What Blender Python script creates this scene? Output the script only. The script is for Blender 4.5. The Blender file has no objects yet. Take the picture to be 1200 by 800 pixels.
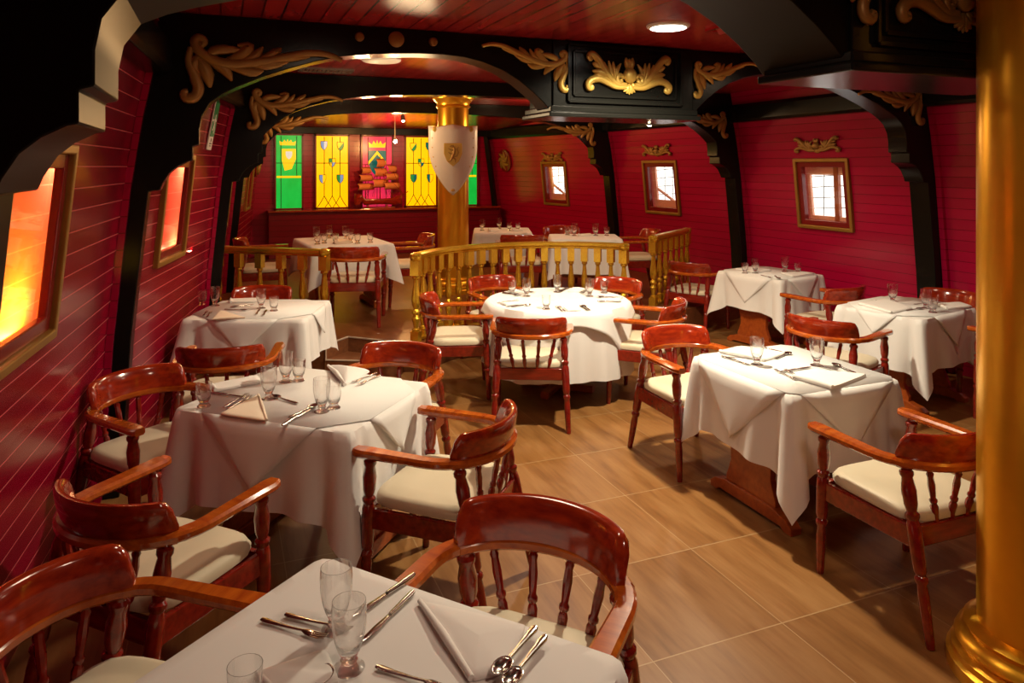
import bpy, math, random
from mathutils import Vector, Matrix
random.seed(7)
PI = math.pi
scene = bpy.context.scene
COL = scene.collection
def rad(a): return math.radians(a)

# ------------------------------------------------------------------ camera
cam_d = bpy.data.cameras.new('camera')
cam = bpy.data.objects.new('camera', cam_d); COL.objects.link(cam)
cam.location = (0, 0, 1.9)
cam.rotation_euler = (rad(90), 0, rad(-22))
cam_d.sensor_width = 36; cam_d.lens = 25.35; cam_d.shift_y = -0.1708
cam_d.clip_start = 0.05
scene.camera = cam
# ------------------------------------------------------------------ world, exposure
w = bpy.data.worlds.new('daylight'); scene.world = w; w.use_nodes = True
w.node_tree.nodes['Background'].inputs[0].default_value = (1, .97, .93, 1)
w.node_tree.nodes['Background'].inputs[1].default_value = 2.2
vs = scene.view_settings
vs.view_transform = 'Standard'; vs.look = 'None'; vs.gamma = 1; vs.use_curve_mapping = False
vs.exposure = 0.0
# ------------------------------------------------------------------ lamps of the room and added fill lights
def lamp(name, kind, loc, power, color, size=.2, rot=(0, 0, 0), spot=None, blend=.5):
    d = bpy.data.lights.new(name, kind); o = bpy.data.objects.new(name, d); COL.objects.link(o)
    o.location = loc; o.rotation_euler = rot; d.energy = power; d.color = color
    if kind == 'AREA': d.shape = 'DISK'; d.size = size
    else: d.shadow_soft_size = size
    if spot: d.spot_size = rad(spot); d.spot_blend = blend
    return o
WARM = (1, .74, .45); AMBER = (1, .5, .16); PALE = (1, .88, .7)
lamp('lamp_key', 'SPOT', (2.68, 3.94, 2.76), 430, (1, .86, .62), .07, spot=155, blend=.6)
lamp('lamp_round_table', 'SPOT', (2.75, 5.9, 2.72), 78, (1, .92, .78), .09, spot=130, blend=.7)
lamp('lamp_left_bay', 'SPOT', (1.27, 6.12, 2.72), 85, WARM, .1, spot=150, blend=.7)
lamp('fill_left_bay_ceiling', 'POINT', (1.5, 6.0, 2.30), 12, (1, .70, .38), .2)  # added glow to lift the ceiling, no fixture of its own
lamp('lamp_right_bay', 'SPOT', (4.6, 6.0, 2.75), 70, WARM, .1, spot=150, blend=.7)
lamp('fill_front_left', 'AREA', (.75, 2.9, 2.76), 10, (1, .72, .5), .4)  # unseen fill added over the left foreground tables
lamp('fill_front_right', 'AREA', (4.7, 3.2, 2.76), 6, (1, .72, .48), .4)  # added fill for the right foreground, out of view
lamp('fill_near_camera', 'AREA', (1.5, .8, 2.7), 15, (1, .72, .52), .4)  # unseen fill overhead by the camera, brightens the front table
lamp('fill_deck_left', 'POINT', (1.7, 8.8, 2.40), 34, (1, .66, .32), .06)  # added to brighten the deck and its ceiling at left, no fitting
lamp('fill_deck_right', 'POINT', (4.1, 8.7, 2.40), 34, (1, .66, .34), .06)  # added light over the right of the deck, without a fixture
lamp('lamp_stern', 'POINT', (2.8, 11.9, 2.30), 45, AMBER, .06)
lamp('lamp_far_beam', 'POINT', (2.5, 10.9, 2.45), 40, AMBER, .05)

# ------------------------------------------------------------------ materials
def mat(name, color=(.5, .5, .5), rough=.5, metal=0, coat=0, coat_rough=.1, spec=.5, emit=None, estr=1):
    m = bpy.data.materials.new(name); m.use_nodes = True
    b = m.node_tree.nodes['Principled BSDF']
    b.inputs['Base Color'].default_value = (*color, 1)
    b.inputs['Roughness'].default_value = rough; b.inputs['Metallic'].default_value = metal
    b.inputs['Coat Weight'].default_value = coat; b.inputs['Coat Roughness'].default_value = coat_rough
    b.inputs['Specular IOR Level'].default_value = spec
    if emit: b.inputs['Emission Color'].default_value = (*emit, 1); b.inputs['Emission Strength'].default_value = estr
    return m
class N:
    """tiny node helper"""
    def __init__(s, m): s.m = m; s.t = m.node_tree; s.b = s.t.nodes['Principled BSDF']
    def n(s, typ, **kw):
        x = s.t.nodes.new(typ)
        for k, v in kw.items(): setattr(x, k, v)
        return x
    def l(s, a, b): s.t.links.new(a, b)
    def math(s, op, a, b=None, c=None):
        x = s.n('ShaderNodeMath', operation=op)
        for i, v in enumerate((a, b, c)):
            if v is None: continue
            if isinstance(v, (int, float)): x.inputs[i].default_value = v
            else: s.l(v, x.inputs[i])
        return x.outputs[0]
    def pos(s):
        g = s.n('ShaderNodeNewGeometry'); sp = s.n('ShaderNodeSeparateXYZ'); s.l(g.outputs['Position'], sp.inputs[0])
        return g.outputs['Position'], sp.outputs
    def obj(s): return s.n('ShaderNodeTexCoord').outputs['Object']
    def noise(s, vec, scale, sc3=(1, 1, 1), detail=3, rough=.5):
        mp = s.n('ShaderNodeMapping'); mp.inputs['Scale'].default_value = sc3; s.l(vec, mp.inputs[0])
        x = s.n('ShaderNodeTexNoise'); x.inputs['Scale'].default_value = scale; x.inputs['Detail'].default_value = detail
        x.inputs['Roughness'].default_value = rough; s.l(mp.outputs[0], x.inputs['Vector']); return x.outputs['Fac']
    def ramp(s, fac, stops):
        r = s.n('ShaderNodeValToRGB'); e = r.color_ramp.elements
        while len(e) < len(stops): e.new(.5)
        for q, (p, c) in zip(e, stops): q.position = p; q.color = (*c, 1)
        s.l(fac, r.inputs[0]); return r.outputs[0]
    def mix(s, fac, a, b, mode='MIX'):
        x = s.n('ShaderNodeMix', data_type='RGBA', blend_type=mode)
        for i, v in ((0, fac), (6, a), (7, b)):
            if isinstance(v, (int, float)): x.inputs[i].default_value = v
            elif isinstance(v, tuple): x.inputs[i].default_value = (*v, 1)
            else: s.l(v, x.inputs[i])
        return x.outputs[2]
    def bump(s, h, strength=.3, dist=.01):
        x = s.n('ShaderNodeBump'); x.inputs['Strength'].default_value = strength; x.inputs['Distance'].default_value = dist
        s.l(h, x.inputs['Height']); s.l(x.outputs[0], s.b.inputs['Normal'])
    def color(s, c): s.l(c, s.b.inputs['Base Color'])
    def rough(s, c): s.l(c, s.b.inputs['Roughness'])

def line_mask(h, coord, period, width, off=0):
    """1 on a thin groove every period"""
    f = h.math('FRACT', h.math('DIVIDE', h.math('ADD', coord, off), period))
    d = h.math('ABSOLUTE', h.math('SUBTRACT', f, .5))
    return h.math('GREATER_THAN', d, .5 - width / period / 2)

def plank_mat(name, base, dark, groove, axis, period, rough=.25, gw=.006, bump=.5):
    m = mat(name, base, rough, spec=.5); h = N(m); p, xyz = h.pos()
    coord = xyz[axis]
    idx = h.math('FLOOR', h.math('DIVIDE', coord, period))
    wn = h.n('ShaderNodeTexWhiteNoise', noise_dimensions='1D'); h.l(idx, wn.inputs['W'])
    sc = [.6, .6, .6]; sc[axis] = 6
    n = h.noise(p, 2.0, tuple(sc))
    f = h.math('ADD', h.math('MULTIPLY', wn.outputs[0], .45), h.math('MULTIPLY', n, .6))
    c = h.mix(f, dark, base)
    g = line_mask(h, coord, period, gw)
    h.color(h.mix(g, c, groove))
    h.bump(h.math('SUBTRACT', h.math('MULTIPLY', h.noise(p, 14), .05), g), bump, .006)
    return m
M = {}
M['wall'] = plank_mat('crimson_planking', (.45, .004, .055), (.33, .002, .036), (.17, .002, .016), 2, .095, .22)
M['wall_l'] = plank_mat('crimson_planking_lit_grooves', (.31, .003, .026), (.20, .002, .014), (.62, .17, .17), 2, .095, .2, .005)  # darker copy for the left wall, bevel highlights painted pale into the grooves
M['wall_dark'] = plank_mat('dark_red_panelling', (.20, .003, .018), (.13, .002, .010), (.06, .002, .006), 2, .095, .25)
M['wall_pale'] = plank_mat('coral_planking', (.92, .46, .30), (.86, .38, .24), (1, .75, .55), 2, .13, .35, .006)
M['ceiling'] = plank_mat('red_ceiling_planking', (.42, .025, .026), (.26, .010, .012), (.06, .004, .005), 0, .115, .24, .012, .6)
M['black'] = mat('black_lacquer', (.007, .007, .006), .22, spec=.22)
M['black_dull'] = mat('black_brown_paint', (.006, .0035, .002), .38, spec=.1)
h = N(M['black']); h.bump(h.noise(h.pos()[0], 30), .12, .004)
def gold(name, c1, c2, metal=.75, rough=.35):
    m = mat(name, c1, rough, metal); h = N(m); p = h.pos()[0]
    h.color(h.mix(h.noise(p, 9), c1, c2)); h.bump(h.noise(p, 60), .08, .003); return m
M['gold'] = gold('gold_paint', (.92, .50, .035), (.78, .38, .02), .75, .29)
M['gold_rail'] = gold('antique_gold_paint', (.86, .55, .055), (.62, .36, .025), .75, .24)
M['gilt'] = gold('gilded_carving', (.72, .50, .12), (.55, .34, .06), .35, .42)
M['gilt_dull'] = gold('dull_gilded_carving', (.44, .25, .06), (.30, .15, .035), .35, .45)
M['gold_trim'] = gold('gilded_trim', (.42, .25, .05), (.30, .16, .03), .5, .4)
def wood(name, c1, c2, rough=.22, coat=.6):
    m = mat(name, c1, rough, coat=coat, coat_rough=.08); h = N(m); p = h.obj()
    f = h.noise(p, 5, (1.2, 7, 7), 4, .6)
    h.color(h.ramp(f, [(.25, c2), (.75, c1)])); h.bump(h.noise(p, 30, (1, 5, 5)), .05, .002); return m
M['chair'] = wood('red_varnished_wood', (.43, .040, .007), (.16, .008, .004), .16, .8)
M['turned'] = wood('dark_red_turned_wood', (.30, .018, .007), (.12, .005, .004), .16, .8)
M['arm'] = wood('orange_varnished_wood', (.56, .13, .011), (.28, .036, .006), .16, .8)
M['pedestal'] = wood('orange_brown_wood', (.46, .10, .014), (.28, .045, .009), .3, .4)
def fabric(name, c, bump=.12, rough=.8, sc=420):
    m = mat(name, c, rough, spec=.2); h = N(m); p = h.obj()
    h.color(h.mix(h.noise(p, 3), tuple(x * .92 for x in c), c)); h.bump(h.noise(p, sc), bump, .001)
    m.node_tree.nodes['Principled BSDF'].inputs['Sheen Weight'].default_value = .15
    return m
M['cushion'] = fabric('cream_leather', (.66, .58, .42), .08, .5, 120)
M['cloth'] = fabric('white_tablecloth', (.80, .79, .77))
M['topper'] = fabric('white_table_topper', (.82, .815, .80))
M['napkin'] = fabric('white_napkin', (.84, .82, .79))
M['napkin_cream'] = fabric('cream_napkin', (.86, .72, .56))
M['steel'] = mat('stainless_steel', (.62, .60, .57), .16, 1)
M['white'] = mat('white_paint', (.80, .79, .75), .5)
M['shieldwhite'] = mat('white_shield_enamel', (.78, .76, .70), .35)
M['lens'] = mat('lamp_lens', (1, 1, 1), .4, emit=(1, .93, .8), estr=9)
M['lens_dim'] = mat('pale_lamp_glass', (.8, .78, .72), .4)
M['spark'] = mat('spot_bulb', (1, 1, 1), .4, emit=(1, .82, .5), estr=40)
M['grille'] = mat('grey_grille', (.16, .14, .12), .5)
M['green'] = mat('sign_green', (.0, .22, .06), .5)
M['redframe'] = mat('dark_red_lacquer', (.20, .010, .010), .25)
def glass(name, tint, edge, mixmax=.9, mixmax_=.45):
    m = bpy.data.materials.new(name); m.use_nodes = True; t = m.node_tree; t.nodes.clear()
    o = t.nodes.new('ShaderNodeOutputMaterial'); mx = t.nodes.new('ShaderNodeMixShader')
    tr = t.nodes.new('ShaderNodeBsdfTransparent'); gl = t.nodes.new('ShaderNodeBsdfGlossy')
    lw = t.nodes.new('ShaderNodeLayerWeight'); lw.inputs[0].default_value = .5
    cr = t.nodes.new('ShaderNodeValToRGB'); cr.color_ramp.elements[0].color = (*tint, 1); cr.color_ramp.elements[1].color = (*edge, 1)
    cr.color_ramp.elements[0].position = .45
    fr = t.nodes.new('ShaderNodeMapRange'); fr.inputs['From Min'].default_value = .35; fr.inputs['From Max'].default_value = 1
    fr.inputs['To Min'].default_value = .06; fr.inputs['To Max'].default_value = mixmax_; t.links.new(lw.outputs['Facing'], fr.inputs['Value'])
    gl.inputs['Roughness'].default_value = .03; gl.inputs['Color'].default_value = (mixmax,) * 3 + (1,)
    t.links.new(lw.outputs['Facing'], cr.inputs[0]); t.links.new(cr.outputs[0], tr.inputs[0])
    t.links.new(fr.outputs[0], mx.inputs[0]); t.links.new(tr.outputs[0], mx.inputs[1]); t.links.new(gl.outputs[0], mx.inputs[2])
    t.links.new(mx.outputs[0], o.inputs[0]); return m
def clear_glass(name):
    m = bpy.data.materials.new(name); m.use_nodes = True; t = m.node_tree; t.nodes.clear()
    o = t.nodes.new('ShaderNodeOutputMaterial'); mx = t.nodes.new('ShaderNodeMixShader'); tr = t.nodes.new('ShaderNodeBsdfTransparent'); g = t.nodes.new('ShaderNodeBsdfGlass')
    g.inputs['Roughness'].default_value = 0; g.inputs['IOR'].default_value = 1.45; tr.inputs[0].default_value = (.98, .98, .97, 1); mx.inputs[0].default_value = .85
    t.links.new(tr.outputs[0], mx.inputs[1]); t.links.new(g.outputs[0], mx.inputs[2]); t.links.new(mx.outputs[0], o.inputs[0]); return m
M['glass'] = clear_glass('clear_glass')
M['pane'] = glass('window_pane', (.97, .96, .94), (.92, .9, .86), .9, .25)
# floor: large square wood-look tiles, grain along the ship
def tile_mat(name, c1, c2, c3, grout, T=.628, ox=1.54, oy=2.363):
    m = mat(name, c1, .32, spec=.4); h = N(m); p, xyz = h.pos()
    gx = line_mask(h, xyz[0], T, .004, T / 2 - ox + T * 10 - T / 2); gy = line_mask(h, xyz[1], T, .006, T * 10 - oy)
    g = h.math('MAXIMUM', gx, gy)
    ix = h.math('FLOOR', h.math('DIVIDE', h.math('ADD', xyz[0], T * 10 - ox), T)); iy = h.math('FLOOR', h.math('DIVIDE', h.math('ADD', xyz[1], T * 10 - oy), T))
    cb = h.n('ShaderNodeCombineXYZ'); h.l(ix, cb.inputs[0]); h.l(iy, cb.inputs[1])
    wn = h.n('ShaderNodeTexWhiteNoise'); h.l(cb.outputs[0], wn.inputs['Vector'])
    va = h.n('ShaderNodeVectorMath', operation='ADD'); h.l(p, va.inputs[0])
    vs_ = h.n('ShaderNodeVectorMath', operation='SCALE'); h.l(wn.outputs['Color'], vs_.inputs[0]); vs_.inputs['Scale'].default_value = 9
    h.l(vs_.outputs[0], va.inputs[1])
    n1 = h.noise(va.outputs[0], 3.2, (3.5, .5, 1), 4, .55); n2 = h.noise(va.outputs[0], 12, (4, .35, 1), 3, .5)
    f = h.math('ADD', h.math('MULTIPLY', n1, .75), h.math('MULTIPLY', n2, .3))
    c = h.ramp(f, [(.3, c3), (.5, c1), (.72, c2)])
    c = h.mix(h.math('MULTIPLY', wn.outputs['Value'], .25), c, c3)
    h.color(h.mix(g, c, grout)); h.rough(h.math('ADD', h.math('MULTIPLY', n1, .15), .26))
    h.bump(h.math('SUBTRACT', h.math('MULTIPLY', n2, .05), g), .25, .003); return m
M['floor'] = tile_mat('wood_look_tiles', (.26, .117, .034), (.34, .172, .058), (.15, .060, .017), (.38, .24, .115))
M['deck'] = tile_mat('reddish_deck_tiles', (.16, .052, .017), (.21, .075, .024), (.10, .028, .010), (.12, .04, .015))
M['riser'] = wood('brown_riser', (.22, .08, .03), (.12, .04, .015), .4, .2)
M['nosing'] = mat('pale_metal_nosing', (.6, .52, .42), .4, .5)

# ------------------------------------------------------------------ mesh helpers
class MB:
    def __init__(s): s.v = []; s.f = []
    def add(s, vs, fs):
        k = len(s.v); s.v += [tuple(x) for x in vs]; s.f += [tuple(i + k for i in q) for q in fs]; return s
    def box(s, c, d, rz=0, R=None):
        R = R or Matrix.Rotation(rz, 3, 'Z'); c = Vector(c); d = Vector(d) / 2
        vs = [c + R @ Vector((x * d.x, y * d.y, z * d.z)) for z in (-1, 1) for y in (-1, 1) for x in (-1, 1)]
        return s.add(vs, [(0, 2, 3, 1), (4, 5, 7, 6), (0, 1, 5, 4), (1, 3, 7, 5), (3, 2, 6, 7), (2, 0, 4, 6)])
    def lathe(s, p0, p1, prof, n=14, cap=True):
        """prof: (t along p0-p1, radius)"""
        p0 = Vector(p0); p1 = Vector(p1); ax = (p1 - p0); a = ax.normalized()
        x = a.orthogonal().normalized() if abs(a.z) < .95 else Vector((1, 0, 0)); x = (x - a * x.dot(a)).normalized(); y = a.cross(x)
        vs = []; fs = []
        for t, r in prof:
            for k in range(n):
                q = 2 * PI * k / n; vs.append(p0 + ax * t + (x * math.cos(q) + y * math.sin(q)) * r)
        m = len(prof)
        for i in range(m - 1):
            for k in range(n): fs.append((i * n + k, i * n + (k + 1) % n, (i + 1) * n + (k + 1) % n, (i + 1) * n + k))
        if cap: fs += [tuple(range(n))[::-1], tuple((m - 1) * n + k for k in range(n))]
        return s.add(vs, fs)
    def tube(s, pts, rad_, n=8, flat=1, up=(0, 1, 0)):
        """swept tube; flat squeezes it along up"""
        pts = [Vector(p) for p in pts]; up = Vector(up); vs = []; fs = []; m = len(pts)
        if not isinstance(rad_, (list, tuple)): rad_ = [rad_] * m
        for i, p in enumerate(pts):
            t = (pts[min(i + 1, m - 1)] - pts[max(i - 1, 0)]).normalized()
            u = up - t * up.dot(t)
            if u.length < 1e-4: u = t.orthogonal()
            u.normalize(); r = t.cross(u)
            for k in range(n):
                q = 2 * PI * k / n; vs.append(p + r * (math.cos(q) * rad_[i]) + u * (math.sin(q) * rad_[i] * flat))
        for i in range(m - 1):
            for k in range(n): fs.append((i * n + k, i * n + (k + 1) % n, (i + 1) * n + (k + 1) % n, (i + 1) * n + k))
        fs += [tuple(range(n))[::-1], tuple((m - 1) * n + k for k in range(n))]
        return s.add(vs, fs)
    def sweep(s, pts, wid, thick, closed=False):
        """flat bar lying in a horizontal path: wid across, thick upwards; pts at its bottom"""
        pts = [Vector(p) for p in pts]; m = len(pts); vs = []; fs = []
        if not isinstance(wid, (list, tuple)): wid = [wid] * m
        for i, p in enumerate(pts):
            t = (pts[min(i + 1, m - 1)] - pts[max(i - 1, 0)]); t.z = 0; t.normalize(); r = Vector((t.y, -t.x, 0)); w_ = wid[i] / 2; c = min(.3 * thick, .3 * w_)
            for a, z in ((-w_ + c, 0), (w_ - c, 0), (w_, c), (w_, thick - c), (w_ - c, thick), (-w_ + c, thick), (-w_, thick - c), (-w_, c)):
                vs.append(p + r * a + Vector((0, 0, z)))
        for i in range(m - 1):
            for k in range(8): fs.append((i * 8 + k, i * 8 + (k + 1) % 8, (i + 1) * 8 + (k + 1) % 8, (i + 1) * 8 + k))
        fs += [tuple(range(8))[::-1], tuple((m - 1) * 8 + k for k in range(8))]
        return s.add(vs, fs)
    def prism(s, poly, fn, d0, d1):
        """poly: 2-D outline; fn(a, b, d) -> point; extruded d0..d1"""
        n = len(poly); vs = [fn(a, b, d0) for a, b in poly] + [fn(a, b, d1) for a, b in poly]
        fs = [tuple(range(n)), tuple(range(2 * n - 1, n - 1, -1))] + [(i, i + n, (i + 1) % n + n, (i + 1) % n) for i in range(n)]
        return s.add(vs, fs)
    def grid(s, fn, nu, nv, wrap=False, skip=None):
        vs = [fn(i, j) for j in range(nv) for i in range(nu)]; fs = []
        for j in range(nv - 1):
            for i in range(nu if wrap else nu - 1):
                if skip and skip(i, j): continue
                fs.append((j * nu + i, j * nu + (i + 1) % nu, (j + 1) * nu + (i + 1) % nu, (j + 1) * nu + i))
        return s.add(vs, fs)
    def ball(s, c, r, n=12, m=8):
        c = Vector(c); r = Vector(r) if not isinstance(r, (int, float)) else Vector((r, r, r))
        prof = [(-PI / 2 + PI * j / m) for j in range(m + 1)]
        vs = [c + Vector((r.x * math.cos(a) * math.cos(2 * PI * k / n), r.y * math.cos(a) * math.sin(2 * PI * k / n), r.z * math.sin(a))) for a in prof for k in range(n)]
        fs = [(j * n + k, j * n + (k + 1) % n, (j + 1) * n + (k + 1) % n, (j + 1) * n + k) for j in range(m) for k in range(n)]
        return s.add(vs, fs)
    def build(s, name, m, parent=None, smooth=40, bevel=0, solid=0, sub=0):
        me = bpy.data.meshes.new(name); me.from_pydata(s.v, [], s.f); me.validate(); me.update()
        import bmesh
        bm = bmesh.new(); bm.from_mesh(me); bmesh.ops.recalc_face_normals(bm, faces=bm.faces); bm.to_mesh(me); bm.free()
        ms = m if isinstance(m, (list, tuple)) else [m]
        for q in ms: me.materials.append(q)
        if smooth: me.shade_smooth(); me.set_sharp_from_angle(angle=rad(smooth))
        o = bpy.data.objects.new(name, me); COL.objects.link(o)
        if parent: o.parent = parent
        if solid:
            q = o.modifiers.new('thickness', 'SOLIDIFY'); q.thickness = solid; q.offset = 1
        if bevel:
            q = o.modifiers.new('bevel', 'BEVEL'); q.width = bevel; q.segments = 2; q.limit_method = 'ANGLE'; q.angle_limit = rad(40)
        if sub:
            q = o.modifiers.new('subdivision', 'SUBSURF'); q.levels = sub; q.render_levels = sub
        return o
def tag(o, label=None, cat=None, group=None, kind=None):
    if label: o['label'] = label
    if cat: o['category'] = cat
    if group: o['group'] = group
    if kind: o['kind'] = kind
    return o
def empty(name, loc=(0, 0, 0), rz=0):
    o = bpy.data.objects.new(name, None); COL.objects.link(o); o.location = loc; o.rotation_euler = (0, 0, rz)
    o.empty_display_size = .05; return o
KIDS = {}
def dup(root, loc, rz, label=None, group=None):
    r = root.copy(); COL.objects.link(r); r.location = loc; r.rotation_euler = (0, 0, rz)
    if label: r['label'] = label
    if group: r['group'] = group
    for ch in list(root.children):
        c = ch.copy(); COL.objects.link(c); c.parent = r
        for g in list(ch.children):
            e = g.copy(); COL.objects.link(e); e.parent = c
    return r
def struct(o, label=None):
    o['kind'] = 'structure'
    if label: o['label'] = label
    return o

# ------------------------------------------------------------------ the hull: frame stations and wall curves
CL = 2.8
FV = [-1.3, 2.05, 4.68, 7.3, 9.95, 13.6]
UL = [-.45, -.56, -.39, .10, .28, .72]
UR = [5.9, 5.98, 5.99, 5.95, 5.67, 5.05]
INS = [(0, 0), (.9, .06), (1.78, .15), (2.2, .215), (2.81, .34)]
CEIL = 2.81
def lerp(x, pts):
    for (a, b), (c, d) in zip(pts, pts[1:]):
        if x <= c: return b + (d - b) * (x - a) / (c - a)
    return pts[-1][1]
def wallu(side, v, z):
    u = lerp(v, list(zip(FV, UL if side < 0 else UR)))
    return u + side * (.27 - lerp(z, INS))
# window openings: side, centre v
WIN_L = [3.03, 5.80, 8.72, 12.2]
WIN_R = [6.03, 8.87, 11.61]
WZ0, WZ1, WHW = 1.26, 1.94, .335
def wall_side(side, name):
    wins = WIN_L if side < 0 else WIN_R
    vsn = sorted(set(FV + [c + s * WHW for c in wins for s in (-1, 1)])); zs = sorted({0, .45, .9, WZ0, WZ1, 2.2, 2.5, CEIL + .02, 1.6})
    mb = MB()
    def skip(i, j):
        a = (vsn[i] + vsn[i + 1]) / 2; b = (zs[j] + zs[j + 1]) / 2
        return WZ0 < b < WZ1 and any(abs(a - c) < WHW for c in wins)
    mb.grid(lambda i, j: (wallu(side, vsn[i], zs[j]), vsn[i], zs[j]), len(vsn), len(zs), skip=skip)
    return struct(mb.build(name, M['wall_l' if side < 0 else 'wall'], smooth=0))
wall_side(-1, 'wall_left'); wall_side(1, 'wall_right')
def hull_poly(v0, v1, z):
    vv = [v0] + [q for q in FV if v0 < q < v1] + [v1]
    return [(wallu(-1, q, z) - .1, q) for q in vv] + [(wallu(1, q, z) + .1, q) for q in reversed(vv)]
def slab(name, poly, z0, z1, m):
    return struct(MB().prism(poly, lambda a, b, d: (a, b, d), z0, z1).build(name, m, smooth=0))
slab('floor', hull_poly(-1.3, 13.7, 0), -.1, 0, M['floor'])
struct(MB().add([(-.2, 10.15, CEIL - .002), (6.2, 10.15, CEIL - .002), (6.2, 13.62, 2.60), (-.2, 13.62, 2.60)], [(0, 1, 2, 3)]).build('ceiling_stern', M['ceiling'], smooth=0))
slab('ceiling', hull_poly(-1.3, 13.7, 2.0), CEIL, CEIL + .1, M['ceiling'])
struct(MB().box((2.6, -1.33, 1.4), (8, .06, 3)).build('wall_front', M['wall'], smooth=0))
struct(MB().box((2.9, 13.65, 1.4), (6, .1, 3)).build('wall_back', M['wall'], smooth=0))

# ------------------------------------------------------------------ black frames (ribs, corbels and arched beams)
ARCH = [(0, 1.755), (.06, 1.76), (.075, 1.80), (.11, 1.86), (.155, 1.90), (.21, 1.93), (.235, 1.935), (.235, 2.02), (.27, 2.03), (.27, 2.12), (.285, 2.20), (.33, 2.28), (.40, 2.335), (.48, 2.38), (.63, 2.45),
        (.79, 2.51), (.94, 2.56), (1.09, 2.60), (1.26, 2.625), (1.44, 2.64), (1.62, 2.652), (1.78, 2.655), (1.94, 2.645), (2.07, 2.62), (2.22, 2.57), (2.35, 2.50), (2.46, 2.42), (2.54, 2.35), (2.60, 2.28)]
FLAT = ARCH[:11] + [(.36, 2.27), (.46, 2.35), (.6, 2.43), (.78, 2.495), (1.0, 2.55), (1.3, 2.595), (1.65, 2.625), (2.1, 2.645), (2.6, 2.655)]
FD = .20; BD = .42
BOXL, BOXR = 2.2, 3.40
def frame(i, contour, box):
    v = FV[i]; l, r = UL[i], UR[i]
    zs = [0, .45, .9, 1.4, 1.78, 2.2, 2.5, CEIL]
    out_l = [(wallu(-1, v, z) - .06, z) for z in zs]; out_r = [(wallu(1, v, z) + .06, z) for z in zs][::-1]
    in_l = [(l - .15 + lerp(z, INS), z) for z in (1.4, .9, .45, 0)]; in_r = [(r + .15 - lerp(z, INS), z) for z in (0, .45, .9, 1.4)]
    sl = ((BOXL if box else CL - .4) - l) / 2.6; sr = (r - (BOXR if box else CL + .4)) / 2.6
    def cs(a, s): return a if a <= .3 else .3 + (a - .3) * (s * 2.6 - .3) / 2.3
    up = .07 if i == 1 else 0
    contour = [(a, z + up * min(1, max(0, (2.45 - z) / .2))) if a < 1 else (a, z) for a, z in contour]
    cl_ = [(l + cs(a, sl), z) for a, z in contour]; cr = [(r - cs(a, sr), z) for a, z in contour]
    poly = out_l + out_r + in_r + cr + cl_[::-1] + in_l
    o = MB().prism(poly, lambda a, b, d: (a, d, b), v, v + (.45 if i == 1 else FD)).build('trim_%d' % i, M['black_dull' if i == 1 else 'black'], smooth=28, bevel=.006)
    struct(o, 'black lacquered ship frame with arched beam, stepped corbels and leaning posts')
    if box:
        MB().box(((BOXL + BOXR) / 2, v - .015 + BD / 2, (2.28 + CEIL) / 2), (BOXR - BOXL, BD, CEIL - 2.28)).build('box_body', M['black'], o, smooth=0, bevel=.006)
        mb = MB(); y = v - .022
        x0, x1, z0, z1 = BOXL + .12, BOXR - .12, 2.37, 2.78
        for k, t in enumerate((.0, .045)):
            for (cx, cz, dx, dz) in (((x0 + x1) / 2, z0 + t, x1 - x0 - 2 * t, .022), ((x0 + x1) / 2, z1 - t, x1 - x0 - 2 * t, .022), (x0 + t, (z0 + z1) / 2, .022, z1 - z0 - 2 * t), (x1 - t, (z0 + z1) / 2, .022, z1 - z0 - 2 * t)):
                mb.box((cx, y + .004 * k, cz), (dx, .03 - .008 * k, dz))
        mb.build('panel_moulding', M['black'], o, smooth=0, bevel=.004)
        mb = MB()
        for z, p, hh in ((2.272, .045, .035), (2.312, .028, .045)):
            mb.box(((BOXL + BOXR) / 2, v - .015 + BD / 2, z), (BOXR - BOXL + p * 2, BD + p * 2, hh))
        mb.build('bottom_moulding', M['black'], o, smooth=0, bevel=.008)
    return o
FR = [frame(1, ARCH, True), frame(2, ARCH, True), frame(3, FLAT, False), frame(4, FLAT, False)]
def wall_plate(side, n):
    mb = MB(); vs_ = FV[:]; prof = [(.02, 2.44), (-.10, 2.44), (-.12, 2.47), (-.12, 2.62), (-.09, 2.66), (.02, 2.66)]
    mb.grid(lambda i, j: (wallu(side, vs_[j], 2.5) + side * prof[i][0], vs_[j], prof[i][1]), len(prof), len(vs_), wrap=True)
    return struct(mb.build('trim_%d' % n, M['black'], smooth=0, bevel=.006), 'dark beam along the top of the planked hull wall')
wall_plate(-1, 5); wall_plate(1, 6)
struct(MB().box((2.9, 13.5, 2.555), (4.6, .2, .13)).build('trim_7', M['black'], smooth=0, bevel=.01), 'dark beam above the stained glass windows')
# red edge strips beside the posts
def edge_strips(side, n):
    mb = MB(); zs = [0, .45, .9, 1.4, 1.78, 2.2, 2.44]
    for v in FV[2:5]:
        for dv in (-.03, FD + .03):
            mb.grid(lambda i, j: (wallu(side, v + dv, zs[j]) - side * (.0, .035, .035, .0)[i], v + dv + (-.025, -.025, .025, .025)[i], zs[j]), 4, len(zs))
    return struct(mb.build('trim_%d' % n, M['wall'], smooth=0), 'narrow crimson strips beside the black posts')
edge_strips(-1, 8); edge_strips(1, 9)
mb = MB()                                             # dark skew corner post in the stern corner
mb.tube([(5.18, 13.5, .25), (5.06, 13.5, 1.3), (4.90, 13.5, 2.5)], .06, 4)
struct(mb.build('trim_10', M['black'], smooth=0), 'dark leaning corner post at the right end of the stern wall')

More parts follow.
